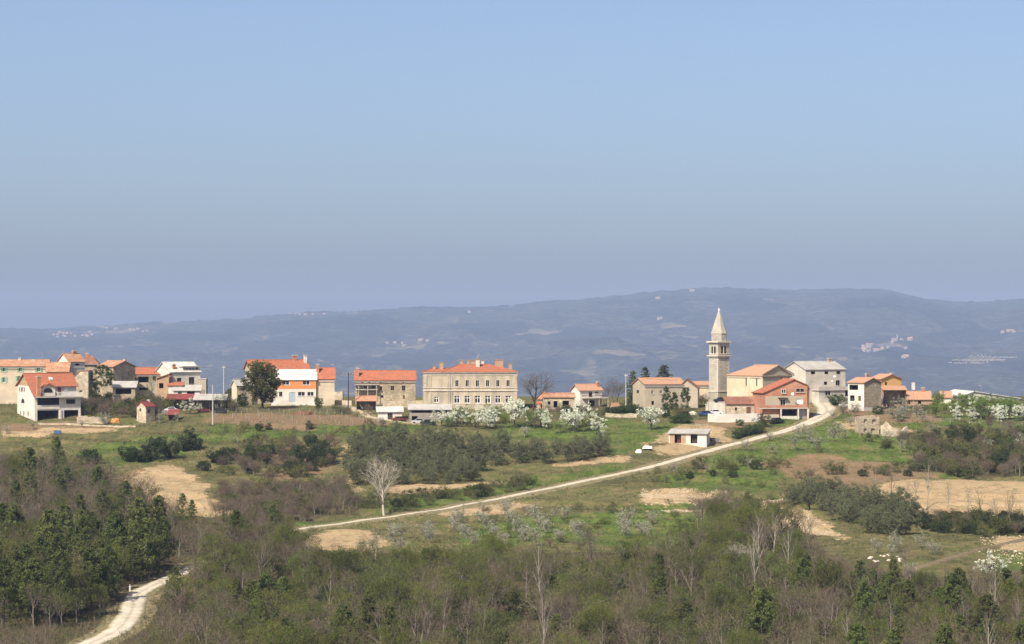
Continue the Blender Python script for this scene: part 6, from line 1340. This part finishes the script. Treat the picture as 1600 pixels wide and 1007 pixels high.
mat('grass_green', (.07, .11, .022), (.115, .135, .034), .12, sub=.25, detail=6); mat('grass_dry', (.20, .17, .08), (.13, .115, .05), .15, sub=.2, detail=6); mat('weed_leaf', (.055, .072, .024), (.09, .09, .032), .2, sub=.2)
x, y, r = spots_on(62000, 1); k = (att_at('lush', x, y) + .25 * (vnoise(x / 4, y / 4, 5) > .55) > .35) & (road_at(x, y) > 2.6) & (att_at('beige', x, y) < .4); blades('green_grass', x[k], y[k], r, .26, .07, 'grass_green')
x, y, r = spots_on(62000, 2); k = (att_at('lush', x, y) < .45) & (road_at(x, y) > 2.3) & (att_at('beige', x, y) * r.uniform(.3, 1, len(x)) < .35) & (fbm(x / 5, y / 5, 9, 3) > .42); blades('dry_grass', x[k], y[k], r, .3, .06, 'grass_dry')
def clumps(name, x, y, r, rad, nl, size, m, zoff=.2):
    c = np.stack([x, y, hz(x, y) + zoff], 1); v, f = leaves(c, rad * r.uniform(.5, 1.4, len(c)), nl, size, r); o = link(name, arr_mesh(name, v, f, m)); o['kind'] = 'stuff'; return o
x, y, r = spots_on(40000, 3); k = (fbm(x / 7, y / 7, 14, 3) > .48) & (road_at(x, y) > 3.2) & (att_at('beige', x, y) < .3) & (att_at('brown', x, y) < .4); clumps('green_weeds', x[k], y[k], r, .42, 8, .11, 'weed_leaf')
x, y, r = spots_on(9000, 4, 385, 640); k = (att_at('litter', x, y) > .4) & (road_at(x, y) > 2.6); k[np.nonzero(k)[0][4200:]] = False; clumps('wood_undergrowth', x[k], y[k], r, .8, 22, .11, 'scrub_leaf', .5)
x, y, r = spots_on(9000, 5, 385, 640); k = (att_at('litter', x, y) > .4) & (road_at(x, y) > 2.4); k[np.nonzero(k)[0][4200:]] = False; x, y = x[k], y[k]; blades('brown_brush', x, y, r, 1.5, .03, 'twig_brown', 12)
mat('rubble_stone', (.46, .37, .25), (.36, .28, .18), 1.0)
# stones on the bare plots
def stone_mesh(seed):
    rr = random.Random(seed); bmv = []; n = 7
    mb = MB(); rings = []
    for k, (rz_, z_) in enumerate(((.75, -.3), (1.0, .1), (.8, .45), (.35, .7))):
        rings.append(len(mb.v))
        for q in range(n): t = 6.283 * q / n; e = rz_ * rr.uniform(.75, 1.2); mb.v.append((math.cos(t) * e, math.sin(t) * e * .8, z_ + rr.uniform(-.08, .08)))
    for a, b in zip(rings, rings[1:]):
        for q in range(n): mb.f.append((a + q, a + (q + 1) % n, b + (q + 1) % n, b + q))
    mb.f.append(tuple(range(rings[-1], rings[-1] + n))); me = mb.mesh('boulder'); me.materials.append(MATS['rock']); return me
SM = [stone_mesh(k) for k in range(4)]
def boulder(px, py, s, lab, grp, k):
    p = ground(px, py); o = link('boulder', SM[k % 4]); o.location = p; o.scale = (s, s, s * .8); o.rotation_euler = (0, 0, k * 1.7); tag(o, lab, 'boulder', grp)
R = random.Random(5)
for k in range(16): boulder(1358 + R.uniform(0, 50), 872 + R.uniform(-4, 8), R.uniform(.25, .55), 'pale boulder in the heap at the edge of the right hand wood', 'boulders at the wood edge', k)
for k in range(12): boulder(1530 + R.uniform(0, 66), 872 + R.uniform(-10, 10), R.uniform(.18, .4), 'pale boulder scattered on the stony plot behind the white bush', 'boulders on the stony plot', k)
def rubble(name, poly, n, seed, m='rubble_stone', s0=.08, s1=.3):
    r = np.random.RandomState(seed); g = gpoly(poly); ga = np.array(g); x = r.uniform(ga[:, 0].min(), ga[:, 0].max(), n); y = r.uniform(ga[:, 1].min(), ga[:, 1].max(), n); k = inside(g, x, y) & (fbm(x / 3, y / 3, seed, 2) > .45); x, y = x[k], y[k]
    s = r.uniform(s0, s1, len(x)); z = hz(x, y); P = np.array([(1, 0, 0), (-.5, .87, 0), (-.5, -.87, 0), (0, 0, .8)]); V = np.stack([x, y, z], 1)[:, None, :] + (P[None] * s[:, None, None]) * r.uniform(.6, 1.3, (len(x), 4, 3)); V = V.reshape(-1, 3); b = np.arange(len(x))[:, None] * 4
    Fc = np.concatenate([b + np.array([[0, 1, 3]]), b + np.array([[1, 2, 3]]), b + np.array([[2, 0, 3]])]); o = link(name, arr_mesh(name, V, Fc, m)); o['kind'] = 'stuff'
rubble('field_stones', [(1000, 765), (1135, 765), (1150, 800), (1010, 800)], 4000, 6); rubble('field_stones', [(1185, 790), (1225, 780), (1320, 838), (1210, 830)], 4000, 7); rubble('field_stones', [(690, 800), (960, 790), (960, 850), (690, 860)], 900, 8, s0=.05, s1=.16); rubble('field_stones', [(1530, 838), (1640, 835), (1640, 885), (1540, 885)], 900, 9); rubble('field_stones', [(180, 730), (280, 722), (370, 805), (230, 810)], 700, 10, s0=.05, s1=.13); rubble('field_stones', [(1330, 760), (1640, 748), (1640, 810), (1340, 790)], 700, 11, s0=.05, s1=.12)
# ------------------------------------------------------------------ vineyard below the houses
R = random.Random(9); vv, vf = [], []; rnd = np.random.RandomState(4)
for row in range(5):
    py0 = 649 + row * 3.6
    for px in range(336, 598, 22):
        p = ground(px + R.uniform(-3, 3) + row * 4, py0 + (px - 336) * .008); o = MB().box(-.05, .05, -.05, .05, -.3, 1.15 + R.uniform(-.15, .2)).build('vineyard_post', 'wood_grey'); o.location = p; tag(o, 'thin wooden post of the brown vineyard below the houses', 'post', 'vineyard posts')
    for q in range(70):
        p = ground(330 + q * 3.9, py0); W_ = Wood(row * 100 + q); 
        for k in range(5):
            d = rnd.normal(size=3); d[2] = abs(d[2]) * .8; d /= np.linalg.norm(d); i = len(vv); b = np.array(p); s = np.cross(d, (0, 0, 1)); s = s / (np.linalg.norm(s) + 1e-6) * .03; vv += [b - s, b + s, b + d * rnd.uniform(.5, 1.0)]; vf.append((i, i + 1, i + 2))
o = link('vines', arr_mesh('vines', np.array(vv), np.array(vf), 'twig_mauve')); o['kind'] = 'stuff'
# ------------------------------------------------------------------ poles and wires
def pole(px, yb, yt, D=None, m='pole', r=.16, arm=0.0, lab='', lamp=False):
    p = ground(px, yb) if D is None else Vector((X(px, D), D, float(hz(X(px, D), D)))); D = p.y; top = Zp(yt, D); o = empty('utility_pole' if not lamp else 'street_lamp', p); h = top - p.z
    MB().tube((0, 0, -.5), (0, 0, h), r, r * .6, 8).build('shaft', m, o)
    if arm:
        MB().box(-arm, arm, -.06, .06, h - .55, h - .42).build('crossarm', 'wood_dark' if m == 'wood_dark' else 'metal_grey', o)
        for x_ in (-arm * .9, -arm * .3, arm * .3, arm * .9): MB().tube((x_, 0, h - .42), (x_, 0, h - .15), .05, .04, 6).build('insulator', 'frame_white', o)
    if lamp: MB().box(-.7, .1, -.12, .12, h - .05, h + .12).build('lamp_head', 'metal_grey', o)
    tag(o, lab, 'pole' if not lamp else 'street lamp'); return Vector((p.x, p.y, top - .2))
T1 = pole(332.5, 664, 602, r=.2, lab='tall pale concrete pole standing in the vineyard corner'); T2 = pole(349.6, 625, 572, D=752, arm=.5, lab='pale concrete power pole beside the cream cottage'); T3 = pole(544.3, 628, 582, D=748, m='wood_dark', arm=1.3, r=.18, lab='dark wooden power pole with wide crossarm by the carport'); T4 = pole(978, 632, 585, D=752, arm=.4, lab='pale concrete power pole left of the dark spruce')
T5 = pole(66, 620, 548, D=776, m='metal_grey', r=.06, lab='thin aerial mast above the green shuttered house'); pole(1533, 640, 603, D=780, m='metal_grey', r=.07, lamp=True, lab='street lamp in front of the white hall roof'); pole(521, 600, 570, D=775, m='metal_grey', r=.07, lamp=True, lab='street lamp behind the plain beige house')
def wire(a, b, sag, lab):
    mb = MB(); n = 14; q = None; a = Vector(a); b = Vector(b)
    for k in range(n + 1):
        t = k / n; p = a.lerp(b, t) - Vector((0, 0, sag * 4 * t * (1 - t)))
        if q is not None: mb.tube(q - a, p - a, .035, .035, 4, cap=False)
        q = p
    o = mb.build('power_line', 'wire'); o.location = a; tag(o, lab, 'power line')
E = lambda px, py, D: Vector((X(px, D), D, Zp(py, D)))
wire(E(200, 573, 758), T2, .4, 'power line from the stone house to the pale power pole'); wire(T2, T3, 1.2, 'power line between the pale pole and the dark wooden pole'); wire(T3, E(662, 592, 751), 1.0, 'power line from the dark wooden pole to the school'); wire(E(808, 594, 751), T4, 1.0, 'power line from the school to the pole by the spruce'); wire(T4, E(1109, 590, 770), 1.0, 'power line from the spruce pole to the tower')
p = ground(1427, 646); o = empty('notice_board', p); h = Zp(598, p.y) - p.z; MB().tube((0, 0, -.4), (0, 0, h - 1.9), .06, .06).build('post', 'metal_grey', o); MB().box(-.45, .45, -.08, .02, h - 1.9, h).build('panel', 'sheet_white', o); tag(o, 'white board on a post left of the orchard', 'sign')
# ------------------------------------------------------------------ cars, trailer and odds and ends
def car(px, py, m, rz, lab, D=None, s=1.0):
    p = ground(px, py) if D is None else Vector((X(px, D), D, Zp(py, D))); o = empty('parked_car', p, math.radians(rz)); o.scale = (s, s, s)
    prof = [(-2.0, .35), (-2.05, .75), (-1.75, .95), (-1.2, 1.0), (-.75, 1.42), (.65, 1.45), (1.25, .98), (1.9, .85), (2.05, .6), (2.0, .35)]
    b = MB(); b.prism([(a, -.8, z) for a, z in prof], (0, 1.6, 0)); b.build('body', m, o)
    for ys in (-.815, .815):
        g = MB(); g.prism([(-1.05, ys - .006, 1.0), (-.68, ys - .006, 1.36), (.58, ys - .006, 1.39), (1.05, ys - .006, 1.0)], (0, .012, 0)); g.build('side_window', 'glass', o)
    for x_, z_, x2, z2 in ((-1.17, 1.03, -.78, 1.4), (1.22, 1.01, .68, 1.43)):
        sg = -1 if x_ < 0 else 1; g = MB(); g.prism([(x_ + .015 * sg, -.68, z_ + .02), (x_ + .015 * sg, .68, z_ + .02), (x2 + .015 * sg, .62, z2 + .02), (x2 + .015 * sg, -.62, z2 + .02)], (.01 * sg, 0, .012)); g.build('windscreen', 'glass', o)
    for x_ in (-1.3, 1.3):
        for ys in (-.84, .66): w = MB(); w.tube((x_, ys, .32), (x_, ys + .18, .32), .32, .32, 14); w.build('wheel', 'rubber', o)
    for ys in (-.62, .42): MB().box(2.0, 2.06, ys, ys + .22, .62, .75).build('headlight', 'frame_white', o)
    tag(o, lab, 'car')
car(1103, 651, 'car_blue', 8, 'blue car parked left of the white car at the yard wall'); car(1117, 649, 'car_white', 12, 'white car parked between blue car and upper yard wall'); car(1127, 629.5, 'car_black', 5, 'black car parked on the terrace at the tower foot', D=TERR_D); car(1323, 637, 'car_silver', 10, 'silver car parked below the tall grey house'); car(1360, 638, 'car_white', -5, 'white car parked beside the stone gable house'); car(655, 663, 'car_silver', 4, 'light car standing at the open end of the grey barn'); car(669, 665, 'car_black', 4, 'dark car standing in front of the grey barn'); car(623, 659, 'car_red', 20, 'red car half hidden at the corner of the white garage', s=.9); car(1213, 662, 'car_black', 30, 'dark car under the balcony of the brick house'); car(318, 645, 'car_red', 10, 'small red car under the grey roofed shed', s=.8); car(268, 645, 'car_white', 5, 'white van-like car under the long maroon shed'); car(344, 646, 'car_black', 0, 'dark car at the right end of the grey roofed shed')
p = ground(1012, 704); o = empty('farm_trailer', p, math.radians(-15)); o.scale = (.75, .75, .6); MB().box(-1.6, 1.6, -.8, .8, .55, .7).build('bed', 'wood_grey', o); b = MB(); b.prism([(-1.6, -.8, .7), (1.6, -.8, .7), (1.3, -.5, 1.5), (-1.2, -.4, 1.7)], (0, 1.4, 0)); b.build('white_load', 'frame_white', o)
for x_ in (-.9, .9):
    for ys in (-.95, .77): MB().tube((x_, ys, .3), (x_, ys + .18, .3), .3, .3, 12).build('wheel', 'rubber', o)
tag(o, 'farm trailer with white load left of the field shed', 'trailer')
def heap(name, lab, px, py, w, h, m, seed, cat):
    r = random.Random(seed); p = ground(px, py); mb = MB(); n = 10; rings = []
    for k, t in enumerate((0, .35, .7, 1.0)):
        rings.append(len(mb.v)); rr = w * math.cos(t * 1.45)
        for q in range(n): a = 6.283 * q / n; e = rr * r.uniform(.8, 1.2); mb.v.append((math.cos(a) * e, math.sin(a) * e * .7, h * math.sin(t * 1.5) * r.uniform(.85, 1.1) - (.2 if k == 0 else 0)))
    for a, b in zip(rings, rings[1:]):
        for q in range(n): mb.f.append((a + q, a + (q + 1) % n, b + (q + 1) % n, b + q))
    mb.f.append(tuple(range(rings[-1], rings[-1] + n))); o = mb.build(name, m); o.location = p; tag(o, lab, cat)
heap('tarpaulin_heap', 'heap under an orange tarpaulin right of the white villa', 180, 660, 1.4, 1.0, 'plastic_orange', 1, 'heap'); heap('tarpaulin_heap', 'white tarpaulin bundle left of the farm trailer', 998, 708, .9, .8, 'frame_white', 2, 'heap'); heap('earth_heap', 'dark heap of cut branches below the plain beige house', 478, 648, 3.0, .9, 'wood_brown', 3, 'heap'); heap('stone_heap', 'pale stone heap at the right end of the ivy farmhouse', 1082, 648, 1.2, .8, 'rock', 4, 'heap'); heap('earth_heap', 'low dark heap beside the field shed', 1110, 689, .8, .7, 'wood_brown', 6, 'heap')
o = empty('water_tank', ground(90, 679)); MB().box(-.9, .9, -.5, .5, 0, .75).build('tank', 'plastic_blue', o); MB().box(-.95, .95, -.55, .55, .754, .84).build('lid', 'plastic_blue', o); tag(o, 'small blue water tank in the bare plot below the villa', 'water tank')
p = ground(203, 925); o = empty('kilometre_stone', p); MB().prism([(-.12, -.1, -.3), (.12, -.1, -.3), (.12, -.1, .8), (.06, -.1, .95), (-.06, -.1, .95), (-.12, -.1, .8)], (0, .2, 0)).build('stone', 'frame_white', o); MB().tube((0, 0, .95), (0, 0, 1.25), .05, .03, 6).build('tip', 'frame_white', o); tag(o, 'small white marker stone at the bend of the gravel road', 'marker stone')
# ------------------------------------------------------------------ far villages on the hills
mat('far_wall', (.36, .325, .275), (.28, .25, .20), .05); mat('far_roof', (.42, .24, .17), (.36, .2, .14), .05)
def far_house(px, py, w, d, h, rz, lab, grp, tw=0):
    p = far_spot(px, py); o = empty('far_house' if not tw else 'far_church', p, rz); z0 = -8.0
    b = MB().box(-w / 2, w / 2, -d / 2, d / 2, z0, h); b.poly([(-w / 2, -d / 2, h), (-w / 2, d / 2, h), (-w / 2, 0, h + d * .25)]); b.poly([(w / 2, -d / 2, h), (w / 2, d / 2, h), (w / 2, 0, h + d * .25)]); b.build('wall', 'far_wall', o)
    r = MB(); r.slab([(-w / 2 - .5, -d / 2 - .5, h), (w / 2 + .5, -d / 2 - .5, h), (w / 2 + .5, 0, h + d * .28), (-w / 2 - .5, 0, h + d * .28)], .3); r.slab([(-w / 2 - .5, 0, h + d * .28), (w / 2 + .5, 0, h + d * .28), (w / 2 + .5, d / 2 + .5, h), (-w / 2 - .5, d / 2 + .5, h)], .3); r.build('roof', 'far_roof', o)
    if tw: MB().box(w / 2 + 1, w / 2 + 6, -2.5, 2.5, z0, tw).build('tower', 'far_wall', o)
    tag(o, lab, 'house' if not tw else 'church', grp)
R = random.Random(12)
def village(cx, cy2, rx, ry, n, lab, grp, s=1.0):
    for k in range(n): far_house(cx + R.uniform(-rx, rx), cy2 + R.uniform(-ry, ry), R.uniform(10, 17) * s, R.uniform(9, 13) * s, R.uniform(5, 8) * s, R.uniform(-.6, .6), lab, grp)
village(1382, 545, 34, 6, 20, 'tiny pale house of the hill village right of the grey house', 'houses of the far hill village'); far_house(1398, 534, 22, 12, 10, .2, 'tiny church with tower above the far hill village', None, 30); village(1418, 531, 12, 2, 5, 'tiny pale house strung out beside the far church', 'houses beside the far church')
village(110, 524, 34, 4, 16, 'tiny house of the far ridge village above the villa', 'houses of the far ridge village', .9); village(200, 517, 32, 4, 9, 'tiny house on the far ridge above the stone house', 'houses on the far left ridge', .9); village(618, 540, 14, 3, 4, 'tiny white farmhouse on the far slope above the long stone house', 'far farmhouses above the long stone house'); village(662, 535, 8, 2, 3, 'tiny farmhouse on the far slope left of the school roof', 'far farmhouses left of the school'); village(1580, 521, 18, 3, 6, 'tiny house on the far slope at the right edge', 'far houses at the right edge'); village(1420, 559, 16, 2, 4, 'tiny house low on the far slope under the hill village', 'far houses under the hill village')
far_house(1081, 456, 26, 14, 9, .1, 'tiny house alone on the far hilltop above the tower', None); far_house(1027, 468, 22, 12, 8, .1, 'tiny house on the far ridge left of the tower', None); far_house(1030, 500, 24, 12, 8, .1, 'tiny farmhouse in the far clearing left of the spire', None); far_house(732, 489, 16, 11, 8, .1, 'tiny white house on the far ridge above the school', None); village(470, 493, 45, 1.5, 6, 'tiny house on the far skyline above the orange banded house', 'far houses on the skyline', .9)
o = None; mb = MB(); 
for row, (yy, x0, x1, n) in enumerate(((560, 1515, 1590, 26), (564, 1490, 1572, 26), (569, 1484, 1545, 18))):
    for k in range(n):
        p = far_spot(x0 + (x1 - x0) * k / n, yy); mb.box(p.x - 2.0, p.x + 2.0, p.y - 2, p.y + 2, p.z - 2, p.z + 3.5 + (k * 7 % 3))
o = mb.build('far_plantation', 'far_wall'); o['kind'] = 'stuff'

# ------------------------------------------------------------------ garden clutter
def woodpile(px, py, lab, rz=0, n=5, rows_=4):
    p = ground(px, py); o = empty('woodpile', p, math.radians(rz))
    for r_ in range(rows_):
        for k in range(n - (r_ % 2)): MB().tube((k * .34 + (r_ % 2) * .17 - .8, -.5, .16 + r_ * .29), (k * .34 + (r_ % 2) * .17 - .8, .5, .16 + r_ * .29), .16, .16, 7).build('log', 'wood_grey', o)
    tag(o, lab, 'woodpile')
woodpile(596, 660, 'stacked firewood left of the white garage'); woodpile(258, 648, 'stacked firewood at the left end of the maroon shed', 8); woodpile(1118, 692, 'stacked firewood right of the field shed', 10, 6, 4); woodpile(912, 641, 'stacked firewood before the balcony house', 5); woodpile(540, 640, 'stacked firewood below the cream yard wall', 5)
def fence(name, lab, pts, h=1.1, step=2.4, m='wood_grey', mesh=True):
    P = [ground(*p) for p in pts]; L = []
    for a, b in zip(P, P[1:]):
        n = max(1, int((b - a).length / step)); L += [a.lerp(b, k / n) for k in range(n)]
    L.append(P[-1]); L = [Vector((q.x, q.y, float(hz(q.x, q.y)))) for q in L]; o = empty(name, L[0])
    for q in L: c = q - L[0]; MB().box(c.x - .05, c.x + .05, c.y - .05, c.y + .05, c.z - .4, c.z + h).build('post', m, o)
    for a, b in zip(L, L[1:]):
        for z_ in (.35, .7, 1.0): MB().tube(a - L[0] + Vector((0, 0, h * z_)), b - L[0] + Vector((0, 0, h * z_)), .022, .022, 4).build('rail', m, o)
    tag(o, lab, 'fence')
fence('garden_fence', 'weathered garden fence along the top of the vineyard', [(352, 645), (420, 645), (500, 646), (535, 648)]); fence('garden_fence', 'wooden fence along the yard below the plain beige house', [(500, 640), (535, 641)]); fence('garden_fence', 'wire fence running down the lawn from the yard wall', [(1102, 664), (1086, 672), (1068, 680), (1050, 688)]); fence('garden_fence', 'low fence below the ruined farmhouse', [(848, 646), (880, 647), (905, 646)]); fence('garden_fence', 'fence along the terrace edge of the right end houses', [(1325, 642), (1350, 644), (1385, 645)]); fence('garden_fence', 'fence before the orchard at the right', [(1425, 655), (1470, 660), (1530, 664), (1598, 668)])
